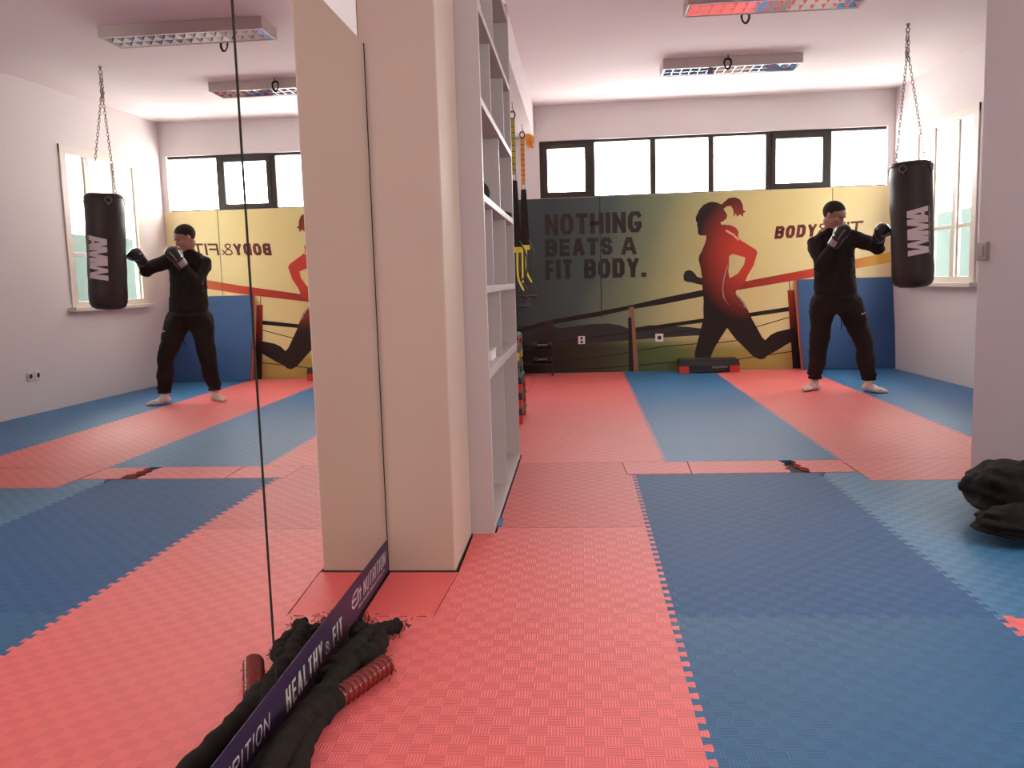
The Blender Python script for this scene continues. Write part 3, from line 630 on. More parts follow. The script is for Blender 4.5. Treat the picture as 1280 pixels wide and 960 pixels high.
# ------------------------------------------------------------------ STRAPS
YEL = noisy('yellow_webbing', (.52, .45, .06, 1), (.38, .36, .07, 1), 60, .7); ORA = noisy('orange_webbing', (.80, .32, .04, 1), (.66, .24, .04, 1), 60, .7)
BY = mat('bright_yellow_webbing', (.85, .72, .05, 1), .6)
def suspension(x, y, m, label, zs):
    z1, z2, z3, zb = zs
    t = thing('suspension_trainer', (x, y, SOF), label, 'strap', 'suspension trainers hanging behind the shelf')
    b = NB(); tube(b, [(x, y, SOF-.001), (x, y, SOF-.05), (x+.012, y, SOF-.07), (x+.012, y, SOF-.09), (x-.012, y, SOF-.09)], .004, 8); obj('ceiling_hook', b, CHR, t)
    b = NB(); tube(b, [(x+.024*cos(a), y, SOF-.11+.034*sin(a)) for a in [k*2*pi/20 for k in range(20)]], .006, 8, closed=True); obj('carabiner', b, BLEA, t)
    b = NB(); box(b, x-.02, y-.003, z1, x+.02, y+.003, SOF-.14, .001); obj('webbing', b, m, t)
    for k in range(8):
        z = z1+.04+(SOF-.2-z1)*k/8; b = NB(); box(b, x-.0205, y-.0045, z, x+.0205, y-.003, z+.006); obj('stitching', b, BLEA, t)
    b = NB(); tube(b, [(x+.018*cos(a), y-.004, z1-.02+.03*sin(a)) for a in [k*2*pi/20 for k in range(20)]], .005, 8, closed=True); obj('carabiner', b, CHR, t)
    b = NB()
    for dx in (-.024, .022):
        hexa(b, [(x+dx-.026, y-.006+abs(dx)*.1, z2), (x+dx+.03, y-.006+abs(dx)*.1, z2), (x+dx+.02, y+.002, z2), (x+dx-.02, y+.002, z2), (x+dx*.3-.02, y-.006, z1-.05), (x+dx*.3+.02, y-.006, z1-.05), (x+dx*.3+.02, y+.002, z1-.05), (x+dx*.3-.02, y+.002, z1-.05)])
    obj('strap', b, BLACK, t)
    b = NB(); box(b, x-.045, y-.012, z2-.03, x+.05, y+.004, z2+.02, .003); obj('buckle', b, BY, t)
    for dx, ex in ((-.03, -.035), (.01, .06)):
        b = NB(); tube(b, spline([(x+dx, y-.006, z2-.02), (x+dx*1.1, y-.01, z2-.25), (x+ex, y-.012, z3)], 6), .009, 8); obj('strap', b, BY, t)
        b = NB(); tube(b, spline([(x+ex, y-.012, z3+.01), (x+ex-.05, y-.02, z3-.12), (x+ex, y-.02, zb), (x+ex+.06, y-.02, z3-.12), (x+ex, y-.012, z3)], 8), .007, 8); obj('foot_loop', b, BLEA, t)
        b = NB(); tube(b, [(x+ex-.045, y-.022, z3-.14), (x+ex+.055, y-.022, z3-.15)], .014, 12); obj('handle', b, BLEA, t)
    b = NB(); tube(b, spline([(x+.03, y, z2+.08), (x+.09, y, z2-.05), (x+.09, y, z2-.22), (x+.03, y, z2-.3)], 8), .008, 8); obj('loop', b, BLEA, t)
suspension(-.58, 8.0, YEL, 'suspension trainer with olive yellow webbing, nearer the shelf', (2.03, 1.36, .98, .84))
suspension(-.565, 9.1, ORA, 'suspension trainer with orange webbing, nearer the back wall', (2.06, 1.42, 1.05, .86))
b = NB()
for k in range(26):
    a = random.uniform(0, 2*pi); r = random.uniform(.01, .045)
    tube(b, spline([(-.535, 9.10, 2.56), (-.488+r*cos(a)*.8, 9.08+r*.3, 2.53+r*sin(a)), (-.478+r*cos(a), 9.07, 2.46+r*sin(a)*1.2)], 4), .006, 5)
tag(obj('orange_tassel', b, mat('bright_orange', (.9, .35, .03, 1), .6), loc=(-.54, 9.1, 2.56)), 'bright orange tassel tied beside the orange strap top', 'tassel', kind=None)

# ------------------------------------------------------------------ STEPS
REDP = mat('red_plastic', (.65, .05, .03, 1), .4); BLKP = noisy('black_plastic', (.018, .014, .012, 1), (.025, .02, .016, 1), 60, .45); YELP = mat('yellow_plastic', (.7, .5, .05, 1), .4); GRNP = mat('green_plastic', (.03, .10, .06, 1), .5)
def step(x0, y0, x1, y1, z0, h, legm, label, group=None, topm=BLKP):
    t = thing('step_platform', ((x0+x1)/2, (y0+y1)/2, z0), label, 'step', group)
    tw = .012; ht = h*.45
    hx = lambda e0, e1: [(x0+e0, y0+e0, 0), (x1-e0, y0+e0, 0), (x1-e0, y1-e0, 0), (x0+e0, y1-e0, 0)]
    b = NB(); P = [(x, y, z0+h-ht) for x, y, _ in hx(0, 0)]+[(x, y, z0+h) for x, y, _ in hx(tw, 0)]; hexa(b, P, .004); obj('platform', b, topm, t)
    b = NB(); box(b, x0+.02, y0+.02, z0+h, x1-.02, y1-.02, z0+h+.003); obj('tread', b, BLEA, t)
    lx, ly = (x1-x0)*.16, (y1-y0)*.28
    if x1-x0 < y1-y0: lx, ly = (x1-x0)*.28, (y1-y0)*.16
    for ax, ay in ((x0+.004, y0+.004), (x1-.004-lx, y0+.004), (x0+.004, y1-.004-ly), (x1-.004-lx, y1-.004-ly)):
        b = NB(); box(b, ax, ay, z0, ax+lx, ay+ly, z0+h-ht, .003); obj('leg', b, legm, t)
    for yy in (y0+.01, y1-.016):
        b = NB()
        if x1-x0 > y1-y0: box(b, x0+lx+.006, yy, z0+.012, x1-lx-.006, yy+.006, z0+h-ht)
        else: box(b, x0+lx+.006, yy, z0+.01, x1-lx-.006, yy+.006, z0+h-ht)
        obj('side_rib', b, topm, t)
    return t
s0 = step(1.07, 9.60, 1.735, 9.87, .0005, .145, REDP, 'black aerobic step with red corner feet lying at the foot of the mural')
b = NB(); box(b, 1.43, 9.594, .055, 1.60, 9.60, .078); obj('name_plate', b, mat('grey_print', (.18, .15, .13, 1), .5), s0)
zz = .0005
heights = [.115, .115, .115, .115, .115, .075]
for k, (h, lm) in enumerate(zip(heights, (REDP, REDP, REDP, GRNP, YELP, REDP))):
    nm = ('bottom', 'second from bottom', 'third from bottom', 'fourth from bottom', 'fifth from bottom', 'topmost')[k]
    wx = .0 if k < 3 else .018
    step(-.735, 6.42+wx, -.448-wx, 6.90-wx, zz, h, lm, 'black step platform with %s feet, %s of the stack behind the shelf' % ({id(REDP): 'red', id(GRNP): 'green', id(YELP): 'yellow'}[id(lm)], nm), 'stacked steps behind the shelf'); zz += h+.0035
# pale tag hanging over the stack
b = NB(); box(b, -.735, 6.5, zz, -.50, 6.62, zz+.11, .004)
tag(obj('white_carton', b, WHITE, loc=(-.6, 6.56, zz)), 'white carton lying on top of the step stack', 'box')
# dumbbells low at the wall
def dumbbell(x, y, z, label):
    t = thing('dumbbell', (x, y, z), label, 'dumbbell', 'dumbbells by the mural')
    b = NB(); tube(b, [(x-.06, y, z+.04), (x+.06, y, z+.04)], .012, 12); obj('handle', b, CHR, t)
    for s in (-1, 1):
        b = NB(); tube(b, [(x+s*.055, y, z+.04), (x+s*.06, y, z+.04), (x+s*.10, y, z+.04), (x+s*.105, y, z+.04)], [.02, .038, .038, .02], 16); obj('weight', b, BLKP, t)
t = thing('dumbbell_rack', (-.55, 9.75, 0), 'low dark dumbbell rack in the dim corner by the mural', 'rack')
for z in (.14, .30): b = NB(); box(b, -.74, 9.64, z-.012, -.32, 9.84, z, .002); obj('rack_shelf', b, BLKP, t)
for x in (-.74, -.335):
    for y in (9.64, 9.825): b = NB(); box(b, x, y, 0, x+.015, y+.015, .30, .001); obj('upright', b, BLKP, t)
dumbbell(-.44, 9.72, .3005, 'chrome handled dumbbell on the rack, upper shelf'); dumbbell(-.44, 9.72, .1405, 'chrome handled dumbbell on the rack, lower shelf')

# ------------------------------------------------------------------ LEANING MATS (blue and red faces)
t = thing('leaning_mat', (2.9, 9.75, 0), 'blue foam tile with red back leaning upright on the mural in the corner', 'mat')
def slab(name, o, th, m, x0=2.40, x1=3.405):
    b = NB(); n = 12; rows = []
    for i in range(n+1):
        s = i/n; z = .004+.992*s
        xs = (x0+.035*(1-s)**2*1.2, x1+.03*(1-s)**2)
        yb = 9.69+.122*s-.012*sin(pi*s)
        rows.append([Vector((x, yb+tan(WA)*(x-2.9)+off, z)) for x in xs for off in (o, o+th)])
    vs = [[b.verts.new(p) for p in r] for r in rows]
    for A, B in zip(vs, vs[1:]):
        for i, j in ((0, 2), (2, 3), (3, 1), (1, 0)): b.faces.new((A[i], A[j], B[j], B[i]))
    b.faces.new([vs[0][i] for i in (0, 1, 3, 2)]); b.faces.new([vs[-1][i] for i in (0, 2, 3, 1)]); return obj(name, b, m, t)
slab('blue_face', 0, .014, noisy('plain_blue_foam', (.033, .10, .26, 1), (.028, .085, .22, 1), 4, .6, .05)); slab('red_face', .0145, .012, RED, 2.388, 3.402)

# ------------------------------------------------------------------ PUNCHING BAG
hook = Vector((2.62, 7.33, CZ)); tc_ = Vector((2.643, 7.27, 1.918)); bc = Vector((2.690, 7.27, .925)); R0 = .158
bag = thing('punching_bag', (2.69, 7.27, .925), 'long black punching bag with white letters hanging on chains by the boxer', 'bag')
ax = (tc_-bc).normalized(); Lb = (tc_-bc).length
rotm = Vector((0, 0, 1)).rotation_difference(ax).to_matrix()
def onbag(v): return bc+rotm@Vector(v)
prof = [(.02, 0), (.10, .006), (.138, .025), (.154, .06), (.159, .12)]
for i in range(1, 22):
    z = .12+(Lb-.24)*i/21; prof.append((.159+.0022*sin(z*22)+.002*sin(z*9+1), z))
prof += [(.157, Lb-.06), (.150, Lb-.03), (.144, Lb-.012)]
b = NB(); lathe(b, prof, (0, 0, 0), 48)
for v in b.verts: v.co = onbag(v.co+Vector((v.co.x, v.co.y, 0)).normalized()*.0016*noise.noise(v.co*9))
obj('body', b, BLEA, bag, smooth=True)
b = NB(); lathe(b, [(.150, Lb-.035), (.153, Lb-.02), (.15, Lb-.004), (.13, Lb+.004), (.06, Lb-.006), (.01, Lb-.008)], (0, 0, 0), 40)
for v in b.verts: v.co = onbag(v.co)
obj('top_cap', b, BLEA, bag, smooth=True)
angs = (-130, -40, 50, 140)
for k, a in enumerate(angs):
    a = radians(a); n = Vector((cos(a), sin(a), 0)); tg = Vector((-sin(a), cos(a), 0)); r = .1605
    b = NB(); pl = [(-.035, -.02), (.035, -.02), (.03, -.055), (.018, -.10), (0, -.115), (-.018, -.10), (-.03, -.055)]
    def bp_(s, z, rr=r): an = a+s/r; return onbag((rr*cos(an), rr*sin(an), Lb+z))
    flatpoly(b, [pl], lambda s, z: bp_(s, z, .1625)); obj('strap_patch', b, BLEA, bag)
    b = NB(); tube(b, [bp_(.026*cos(q), -.055+.026*sin(q), .168) for q in [j*2*pi/20 for j in range(20)]], .0032, 8, closed=True); obj('ring', b, CHR, bag)
    b = NB(); tube(b, [bp_(0, -.09, .160), bp_(0, -.09, .168)], [.007, .005], 10); obj('rivet', b, CHR, bag)
def chain(p0, p1, pitch=.030):
    b = NB(); d, n, m_ = frame(p0, p1); L = (p1-p0).length; N = int(L/pitch)
    for i in range(N):
        c = p0.lerp(p1, (i+.5)/N); s = n if i % 2 else m_
        tube(b, [c+d*(.0155*(1 if -pi/2 < (q if q <= pi else q-2*pi) < pi/2 else -1)*.45+.0115*cos(q))+s*.0095*sin(q) for q in [j*2*pi/10 for j in range(10)]], .0027, 6, closed=True)
    return b
knot = Vector((2.621, 7.33, 2.80))
for sx_, sy_ in ((-.125, -.035), (.125, .02)):
    obj('chain', chain(knot, onbag((sx_, sy_, Lb-.015))), CHR, bag)
obj('chain', chain(hook-Vector((.006, 0, .10)), knot-Vector((.01, 0, .06)), .026), CHR, bag); obj('chain', chain(hook-Vector((-.008, 0, .13)), knot-Vector((-.006, 0, .08)), .026), CHR, bag)
b = NB(); tube(b, [hook-Vector((0, 0, .0)), hook-Vector((0, 0, .03))], [.016, .006], 10); tube(b, [hook-Vector((0, 0, .048))+Vector((.014*cos(q), 0, .018*sin(q))) for q in [j*2*pi/16 for j in range(16)]], .0042, 8, closed=True); obj('eye_bolt', b, CHR, bag)
b = NB(); tube(b, [hook-Vector((0, 0, .10))+Vector((.010*cos(q), .004*sin(q), .042*sin(q))) for q in [j*2*pi/20 for j in range(20)]], .0042, 8, closed=True); obj('carabiner', b, CHR, bag)
# lettering wraps round the bag: reading upwards, tops to the left
def bagtxt(a, h, r=.1632, az0=-94): # a along upwards, h towards letter top (left, -x)
    an = radians(az0)-(h-.085)/r
    return onbag((r*cos(an), r*sin(an), .255+a))
def blockpoly(bm, polys, f, n=10):
    """polygon outline cut in thin slices along b so that it can wrap a curved face"""
    for loops in polys:
        t2 = bmesh.new(); flatpoly(t2, loops, lambda a, b_: Vector((a, b_, 0)))
        ys = [v.co.y for v in t2.verts]; y0, y1 = min(ys), max(ys)
        for k in range(1, n):
            bmesh.ops.bisect_plane(t2, geom=t2.verts[:]+t2.edges[:]+t2.faces[:], plane_co=(0, y0+(y1-y0)*k/n, 0), plane_no=(0, 1, 0))
        mp2 = {v: bm.verts.new(f(v.co.x, v.co.y)) for v in t2.verts}
        for fc in t2.faces: bm.faces.new([mp2[v] for v in fc.verts])
        t2.free()
Hh = .165
Wp = [(0, Hh), (.048, Hh), (.056, .062), (.078, Hh), (.112, Hh), (.134, .062), (.142, Hh), (.190, Hh), (.166, 0), (.118, 0), (.095, .098), (.072, 0), (.024, 0)]
Mp = [(0, 0), (.044, 0), (.044, .095), (.062, 0), (.096, 0), (.114, .095), (.114, 0), (.158, 0), (.146, Hh), (.098, Hh), (.079, .075), (.060, Hh), (.012, Hh)]
Ap = [(0, 0), (.046, 0), (.052, .032), (.080, .032), (.086, 0), (.132, 0), (.094, Hh), (.038, Hh)]; Ah = [(.056, .062), (.066, .118), (.076, .062)]
for x0, loops in ((0, [Wp]), (.172, [Mp]), (.318-.02, [Ap, Ah])):
    k = .385/.430
    b = NB(); blockpoly(b, [[[((x0+a)*k, h) for a, h in l] for l in loops]], bagtxt); obj('lettering', b, PRINTW, bag)
b = NB()
for k in range(46):
    if k % 9 == 5: continue
    z = .008+k*.0082; hh = random.uniform(.006, .009)
    flatpoly(b, [[(z, -.016), (z+.0052, -.016), (z+.0052, -.016+hh), (z, -.016+hh)]], lambda a, h: bagtxt(a, h))
tag(obj('small_print', b, PRINTW, bag), kind='stuff')

# ------------------------------------------------------------------ PERSON
per = thing('person', (2.28, 7.88, 0), 'short-haired person in black sweatshirt and joggers punching the bag, boxing gloves on', 'person')
SKIN = noisy('skin', (.52, .26, .18, 1), (.46, .22, .155, 1), 12, .5, .04, 200)
HAIR = noisy('short_dark_hair', (.020, .013, .009, 1), (.035, .024, .017, 1), 90, .9, .5, 400)
CLO = noisy('black_sweatshirt_cloth', (.024, .019, .016, 1), (.031, .024, .020, 1), 20, .9, .3, 200, spec=.2)
TRO = noisy('black_jogger_cloth', (.024, .0185, .0155, 1), (.031, .024, .019, 1), 20, .9, .3, 200, spec=.2)
def ell(bm, c, r, rot=None, sub=3):
    m = Matrix.Translation(Vector(c))@(rot.to_4x4() if rot else Matrix.Identity(4))@Matrix.Diagonal((r[0], r[1], r[2], 1))
    bmesh.ops.create_icosphere(bm, subdivisions=sub, radius=1, matrix=m)
def limb(bm, P, R_, n=7, flat=None):
    for (p, r), (q, s) in zip(zip(P, R_), zip(P[1:], R_[1:])):
        p, q = Vector(p), Vector(q)
        k = max(2, int((q-p).length/(min(r, s)*.35)))
        for i in range(k+1):
            t = i/k; rr = r+(s-r)*t; ell(bm, p.lerp(q, t), (rr*(flat[0] if flat else 1), rr*(flat[1] if flat else 1), rr), sub=2)
def remesh(o, vox, it=6, fac=.5, disp=None):
    m = o.modifiers.new('remesh', 'REMESH'); m.mode = 'VOXEL'; m.voxel_size = vox; m.use_smooth_shade = True
    s = o.modifiers.new('smooth', 'SMOOTH'); s.iterations = it; s.factor = fac
    if disp:
        tx = bpy.data.textures.new('folds', 'CLOUDS'); tx.noise_scale = disp[1]; tx.noise_depth = 2
        d = o.modifiers.new('folds', 'DISPLACE'); d.texture = tx; d.strength = disp[0]; d.mid_level = .5; d.texture_coords = 'LOCAL'
# joints
shR, elR, wrR = Vector((2.065, 7.865, 1.318)), Vector((2.085, 7.71, 1.125)), Vector((2.168, 7.595, 1.332))
shL, elL, wrL = Vector((2.385, 7.86, 1.365)), Vector((2.535, 7.70, 1.275)), Vector((2.50, 7.525, 1.360))
pel = Vector((2.262, 7.90, .83)); chest = Vector((2.225, 7.87, 1.23)); neck = Vector((2.205, 7.865, 1.40)); hd = Vector((2.212, 7.825, 1.562))
hipR, knR, anR = Vector((2.165, 7.90, .80)), Vector((2.125, 7.93, .43)), Vector((2.125, 8.03, .085))
hipL, knL, anL = Vector((2.36, 7.88, .80)), Vector((2.485, 7.83, .43)), Vector((2.545, 7.86, .085))
yaw = radians(50); pitch = radians(24)       # head: looks right and down
HR = Matrix.Rotation(yaw, 3, 'Z')@Matrix.Rotation(pitch, 3, 'X')     # local: x right side, -y forward, z up
def H_(v): return hd+HR@Vector(v)
def hell(bm, c, r, sub=3, extra=None): ell(bm, H_(c), r, HR@extra if extra is not None else HR, sub)
# one continuous body
b = NB()
hell(b, (0, .012, .030), (.074, .092, .083)); hell(b, (0, -.030, -.045), (.056, .060, .068)); hell(b, (0, -.058, -.086), (.030, .028, .024)); hell(b, (0, -.050, .035), (.058, .045, .045))
hell(b, (.034, -.062, -.028), (.022, .022, .022), 2); hell(b, (-.034, -.062, -.028), (.022, .022, .022), 2)     # cheekbones
hell(b, (0, -.093, -.022), (.010, .013, .026), 2); hell(b, (0, -.102, -.036), (.013, .014, .011), 2)           # nose
hell(b, (.028, -.083, .014), (.022, .012, .008), 2); hell(b, (-.028, -.083, .014), (.022, .012, .008), 2)       # brows
hell(b, (0, -.084, -.063), (.022, .010, .006), 2); hell(b, (0, -.083, -.073), (.018, .010, .006), 2)           # lips
for s in (-1, 1):
    hell(b, (s*.076, .012, -.008), (.008, .020, .030), 2, Matrix.Rotation(s*.25, 3, 'Z')); hell(b, (s*.074, .004, -.032), (.007, .010, .012), 2)
limb(b, [neck-Vector((0, 0, .05)), neck+Vector((.004, -.008, .04)), H_((0, .02, -.06))], [.062, .054, .052])
ell(b, chest, (.155, .095, .17)); ell(b, (2.25, 7.885, 1.02), (.135, .09, .14)); ell(b, pel, (.155, .10, .12)); ell(b, chest+Vector((0, 0, .12)), (.165, .075, .06))
limb(b, [shR, elR, wrR], [.052, .040, .028]); limb(b, [shL, elL, wrL], [.052, .040, .028])
limb(b, [hipR, knR, anR], [.085, .055, .036]); limb(b, [hipL, knL, anL], [.085, .055, .036])
# hands (closed inside the gloves)
for w_, f_ in ((wrR, Vector((.035, -.045, .085))), (wrL, Vector((-.004, -.07, .05)))): limb(b, [w_, w_+f_*.7], [.028, .034])
def foot(bm, an, toe, k=1.0, g=0):
    an = Vector(an); d = (Vector(toe)-an); d.z = 0; d.normalize(); s = Vector((-d.y, d.x, 0)); base = Vector((an.x, an.y, 0))
    ell(bm, base-d*.025+Vector((0, 0, .036)), (.034*k+g, .038*k+g, .035+g)); ell(bm, base+d*.05+Vector((0, 0, .036)), (.036*k+g, .036*k+g, .034+g))
    ell(bm, base+d*.11+Vector((0, 0, .026)), (.042*k+g, .042*k+g, .024+g)); 
    for i in range(5):
        tq = base+d*(.165-.012*i)+s*(.030-.015*i)*(1 if s.x*d.y < 9 else 1)+Vector((0, 0, .016)); ell(bm, tq, (.014+g*.5, .016+g*.5, .013+g*.4), sub=2); ell(bm, tq-d*.03+Vector((0, 0, .006)), (.015+g, .022+g, .017+g*.5), sub=2)
    limb(bm, [an, base+Vector((0, 0, .055))], [.036+g, .036+g])
toR, toL = (1.975, 7.93), (2.655, 7.70)
foot(b, anR, (*toR, 0)); foot(b, anL, (*toL, 0))
body = obj('body', b, SKIN, per, smooth=True); remesh(body, .0065, 3)
# socks
for an, to in ((anR, toR), (anL, toL)):
    b = NB(); foot(b, Vector((an.x, an.y, .095)), (*to, 0), 1.0, .0035)
    for v in b.verts: v.co.z = max(v.co.z, .001)
    o = obj('sock', b, noisy('pale_sock', (.80, .66, .58, 1), (.74, .60, .53, 1), 15, .8), per, smooth=True); remesh(o, .006, 4)
# sweatshirt
b = NB()
for i in range(17):
    q = i/16; z = .90+.40*q; cx = 2.252-.022*q; rx = .190-.008*sin(q*pi)-.010*q
    ell(b, (cx, 7.885-.012*q, z), (rx, .126-.012*q, .075))
ell(b, chest+Vector((0, 0, .115)), (.178, .09, .065))
ell(b, (2.14, 7.87, 1.385), (.075, .07, .045)); ell(b, (2.31, 7.865, 1.40), (.085, .07, .048))
limb(b, [neck-Vector((0, 0, .03)), neck+Vector((0, -.006, .022))], [.078, .068])
limb(b, [shR, elR, wrR], [.075, .062, .046]); limb(b, [shL, elL, wrL], [.075, .062, .045])
ell(b, elR+Vector((-.01, .0, -.012)), (.062, .06, .058)); ell(b, elL+Vector((.012, 0, -.022)), (.062, .06, .055))
ell(b, shR+Vector((.01, 0, -.01)), (.082, .08, .085)); ell(b, shL+Vector((-.02, 0, -.01)), (.08, .08, .08))
sw = obj('sweatshirt', b, CLO, per, smooth=True); remesh(sw, .0085, 10, .6, (.030, .12))
b = NB(); tube(b, [Vector((2.253+.178*cos(q), 7.885+.118*sin(q), .835+.006*sin(3*q))) for q in [j*2*pi/40 for j in range(40)]], .014, 10, closed=True); obj('hem', b, CLO, per, smooth=True)
# joggers
b = NB()
ell(b, pel+Vector((0, 0, -.0)), (.205, .138, .115)); ell(b, (2.262, 7.895, .77), (.205, .125, .075))
limb(b, [hipR+Vector((-.015, 0, -.02)), hipR.lerp(knR, .5)+Vector((-.008, 0, 0)), knR, knR.lerp(anR, .5), anR+Vector((0, 0, .085))], [.122, .100, .082, .080, .062])
limb(b, [hipL+Vector((.005, 0, -.02)), hipL.lerp(knL, .5)+Vector((.012, 0, 0)), knL, knL.lerp(anL, .5), anL+Vector((0, 0, .085))], [.122, .100, .082, .080, .062])
ell(b, (2.085, 7.90, .70), (.045, .06, .06)); ell(b, anR+Vector((-.002, 0, .075)), (.068, .066, .05)); ell(b, anL+Vector((0, 0, .075)), (.070, .066, .05))
jo = obj('joggers', b, TRO, per, smooth=True); remesh(jo, .0085, 8, .5, (.034, .10))
for an in (anR, anL):
    b = NB(); tube(b, [Vector((an.x+.050*cos(q), an.y+.048*sin(q), .118)) for q in [j*2*pi/24 for j in range(24)]], .014, 8, closed=True); obj('ankle_cuff', b, TRO, per, smooth=True)
b = NB(); P = [(-.018, -.008), (-.006, -.012), (.012, -.002), (.024, .014), (.008, .004), (-.004, .000), (-.006, .006), (-.014, .002)]
flatpoly(b, [P], lambda a, z: Vector((2.452+a, 7.748+a*.35, .705+z*.9))); obj('logo', b, PRINTW, per)
b = NB(); tube(b, spline([(2.26, 7.755, .80), (2.262, 7.745, .74), (2.27, 7.76, .66), (2.275, 7.78, .56)], 6), .0035, 6); obj('drawstring', b, BLACK, per)
# hair cap, eyes, brows
b = NB(); bmesh.ops.create_icosphere(b, subdivisions=4, radius=1)
bmesh.ops.delete(b, geom=[v for v in b.verts if v.co.z < .16-1.15*max(0, v.co.y+.55)+.03*noise.noise(v.co*7)], context='VERTS')
for v in b.verts: v.co = H_((v.co.x*.0795, .012+v.co.y*.0985, .030+v.co.z*.0905))
hr = obj('hair', b, HAIR, per, smooth=True); sd = hr.modifiers.new('thick', 'SOLIDIFY'); sd.thickness = .006; sd.offset = -1
for s in (-1, 1):
    b = NB(); hell(b, (s*.028, -.0755, -.002), (.0105, .0085, .0055), 2); obj('eye', b, mat('eye_dark', (.03, .02, .015, 1), .2), per, smooth=True)
    b = NB(); tube(b, [H_((s*.013, -.095, .013)), H_((s*.028, -.096, .018)), H_((s*.043, -.086, .012))], [.003, .004, .002], 8); obj('eyebrow', b, HAIR, per, smooth=True)
# gloves
GLV = noisy('glove_leather', (.026, .020, .017, 1), (.032, .025, .021, 1), 10, .28, .06, 50); GPAL = mat('glove_silver', (.36, .34, .33, 1), .3)
def glove(w_, d, up, side, cuff_m):
    d = Vector(d).normalized(); up = (Vector(up)-d*Vector(up).dot(d)).normalized(); sd_ = d.cross(up)*side
    Rm = Matrix((sd_, d, up)).transposed()
    t = w_
    b = NB(); ell(b, t+d*.085, (.062, .068, .056), Rm); ell(b, t+d*.105-up*.012, (.058, .052, .055), Rm); ell(b, t+d*.03, (.048, .055, .046), Rm)
    ell(b, t+d*.125-up*.022, (.055, .035, .04), Rm)
    # thumb leaves the side of the palm near its base
    limb(b, [t+d*.03-sd_*.045-up*.01, t+d*.075-sd_*.066-up*.02, t+d*.115-sd_*.052-up*.03], [.022, .025, .020])
    g = obj('boxing_glove', b, GLV, per, loc=t, smooth=True); remesh(g, .006, 4)
    b = NB(); pts = [t-d*.055, t-d*.05, t+d*.02, t+d*.028]; tube(b, pts, [.046, .050, .052, .046], 24); obj('cuff', b, cuff_m, g, smooth=True)
    b = NB(); c = t-d*.015
    an = [j*pi/12 for j in range(-3, 4)]
    vs1 = [b.verts.new(c-d*.028+(sd_*sin(q)-up*cos(q))*-.0535) for q in an]; vs2 = [b.verts.new(c+d*.026+(sd_*sin(q)-up*cos(q))*-.0545) for q in an]
    for i in range(len(an)-1): b.faces.new((vs1[i], vs1[i+1], vs2[i+1], vs2[i]))
    obj('cuff_print', b, GPAL, g)
    b = NB(); tube(b, [t+d*(.03+.10*k/8)+up*(.055*sin(pi*(.25+k/16)))+sd_*.028 for k in range(9)], .0028, 6); obj('piping', b, GPAL, g)
    return g
glove(wrR, Vector((.045, -.045, .085)), (-.35, -.75, .35), 1, GLV)
glove(wrL, Vector((-.004, -.075, .045)), (0, .3, 1), 1, GLV)

# ------------------------------------------------------------------ BATTLE ROPE
rope = thing('battle_rope', (-.62, 2.2, 0), 'heavy black rope with a ribbed dark red handle lying by the mirror foot', 'rope')
ROPE = noisy('black_rope_fibre', (.015, .0115, .0095, 1), (.02, .0155, .0125, 1), 60, .95, .6, 250, spec=.15)
def cord(pts, r, nm='rope_run', m=ROPE, n=12, wob=.08):
    P = spline(pts, 10); b = NB(); tube(b, P, [r*(1+wob*sin(i*1.3)) for i in range(len(P))], n)
    for v in b.verts: v.co += Vector((noise.noise(v.co*60), noise.noise(v.co*60+Vector((9, 0, 0))), 0))*.004
    return obj(nm, b, m, rope, smooth=True)
cord([(-.600, 1.45, .035), (-.640, 1.70, .035), (-.668, 1.88, .035), (-.650, 2.06, .034)], .034)
cord([(-.690, 1.40, .035), (-.705, 1.70, .036), (-.690, 1.95, .036), (-.665, 2.12, .040), (-.655, 2.28, .036)], .032)
cord([(-.645, 1.42, .075), (-.662, 1.64, .080), (-.672, 1.84, .070), (-.66, 1.98, .05)], .026)
cord([(-.700, 2.15, .030), (-.672, 2.30, .034), (-.655, 2.42, .034), (-.695, 2.48, .030)], .030)
cord([(-.690, 2.20, .045), (-.655, 2.30, .056), (-.645, 2.42, .050)], .026)
cord([(-.700, 2.26, .034), (-.645, 2.26, .040), (-.610, 2.33, .038), (-.625, 2.43, .036), (-.690, 2.44, .030)], .030)
cord([(-.69, 2.40, .05), (-.65, 2.44, .044), (-.615, 2.49, .034), (-.590, 2.53, .024)], .022)
for e in ((-.583, 2.548, .022), (-.596, 2.565, .026), (-.607, 2.535, .03)):
    b = NB(); bmesh.ops.create_icosphere(b, subdivisions=2, radius=.013, matrix=Matrix.Translation(Vector(e))); obj('rope_end', b, ROPE, rope, smooth=True)
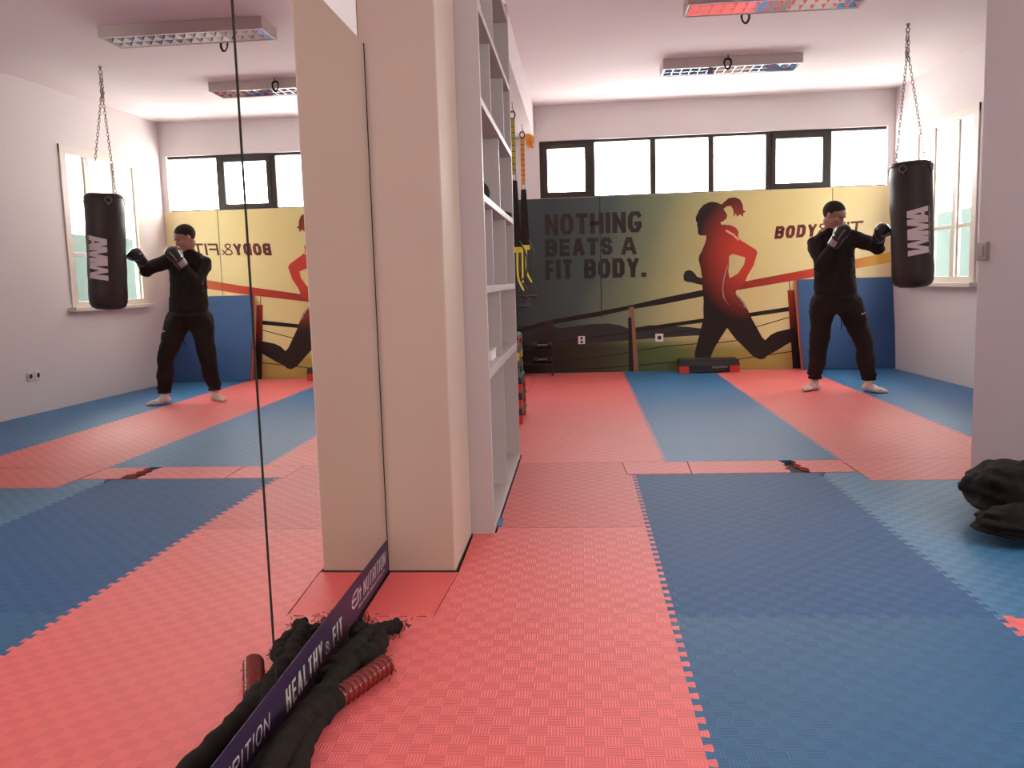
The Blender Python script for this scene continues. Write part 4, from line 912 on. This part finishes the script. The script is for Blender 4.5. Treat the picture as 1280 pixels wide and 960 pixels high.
# ribbed handle
h0, h1 = Vector((-.640, 2.045, .034)), Vector((-.552, 2.255, .034)); d_, n_, m_ = frame(h0, h1); N = 88
b = NB(); pts = [h0.lerp(h1, i/N) for i in range(N+1)]
rs = [(.0265+.0034*sin(i/N*2*pi*11)) for i in range(N+1)]; rs[-1] = .010; rs[-2] = .017; rs[-3] = .021
tube(b, pts, rs, 20); obj('ribbed_handle', b, mat('dark_red_shrink', (.17, .014, .010, 1), .16), rope, smooth=True)
b = NB(); tube(b, [h0-d_*.05, h0-d_*.03, h0+d_*.0, h0+d_*.012], [.028, .031, .030, .020], 14); obj('rope_collar', b, ROPE, rope, smooth=True)
b = NB(); rr = random.Random(3)
for k in range(240):
    c = rr.choice([Vector((-.66, 2.50, .04)), Vector((-.60, 2.44, .03)), Vector((-.60, 2.33, .03)), Vector((-.55, 2.24, .012)), Vector((-.68, 2.52, .05)), Vector((-.58, 2.54, .02))])
    p = c+Vector((rr.gauss(0, .016), rr.gauss(0, .016), rr.gauss(0, .008))); p.z = max(p.z, .006)
    d = Vector((rr.gauss(0, 1), rr.gauss(0, 1), rr.gauss(0, .5))).normalized()*rr.uniform(.008, .02)
    q = p+d; q.z = max(q.z, .004); q.x = max(q.x, -.735); p.x = max(p.x, -.735); tube(b, [p, (p+q)/2+Vector((0, 0, .004)), q], [.0013, .001, .0004], 3)
tag(obj('frayed_fibres', b, ROPE, rope), kind='stuff')

# ------------------------------------------------------------------ JACKET HEAP
def cloth(name, c, r, seed, par, m=None, rot=0):
    m = m or noisy('black_nylon', (.011, .008, .0065, 1), (.015, .011, .009, 1), 8, .8, .2, 60, spec=.15)
    b = NB(); bmesh.ops.create_icosphere(b, subdivisions=5, radius=1); Rz = Matrix.Rotation(rot, 3, 'Z')
    for v in b.verts:
        n = v.co.normalized(); s = Vector((seed*3.1, seed, 0))
        w = n*2.0+s+Vector((noise.noise(n*2+s), noise.noise(n*2-s), 0))*.9
        f = 1+.16*noise.noise(n*1.3+s)+.055*noise.noise(Vector((w.x*1.4, w.y*.5, w.z*2.4)))*2+.02*noise.noise(w*3.1)
        z = n.z*r[2]*f
        edge = 1+.10*max(0, -n.z)
        p = Rz@Vector((n.x*r[0]*f*edge, n.y*r[1]*f*edge, 0)); z = z if z > 0 else z*.25
        v.co = Vector((c[0]+p.x, c[1]+p.y, max(c[2]+z, .003)))
    return obj(name, b, m, par, smooth=True)
jk = thing('jacket_heap', (1.8, 3.7, 0), 'black jacket dropped in a heap on the blue mat beside the right pillar', 'jacket')
cloth('jacket_body', (1.81, 3.72, .10), (.18, .27, .165), 2.3, jk)
cloth('sleeve', (1.74, 3.44, .06), (.21, .15, .085), 5.1, jk, rot=-.15)
cloth('collar', (1.87, 3.62, .17), (.12, .17, .11), 8.4, jk)
b = NB(); tube(b, spline([(1.56, 3.42, .055), (1.62, 3.36, .085), (1.70, 3.32, .10), (1.80, 3.31, .10)], 8), .003, 6); obj('zip', b, mat('olive_zip', (.10, .08, .035, 1), .4, .5), jk)
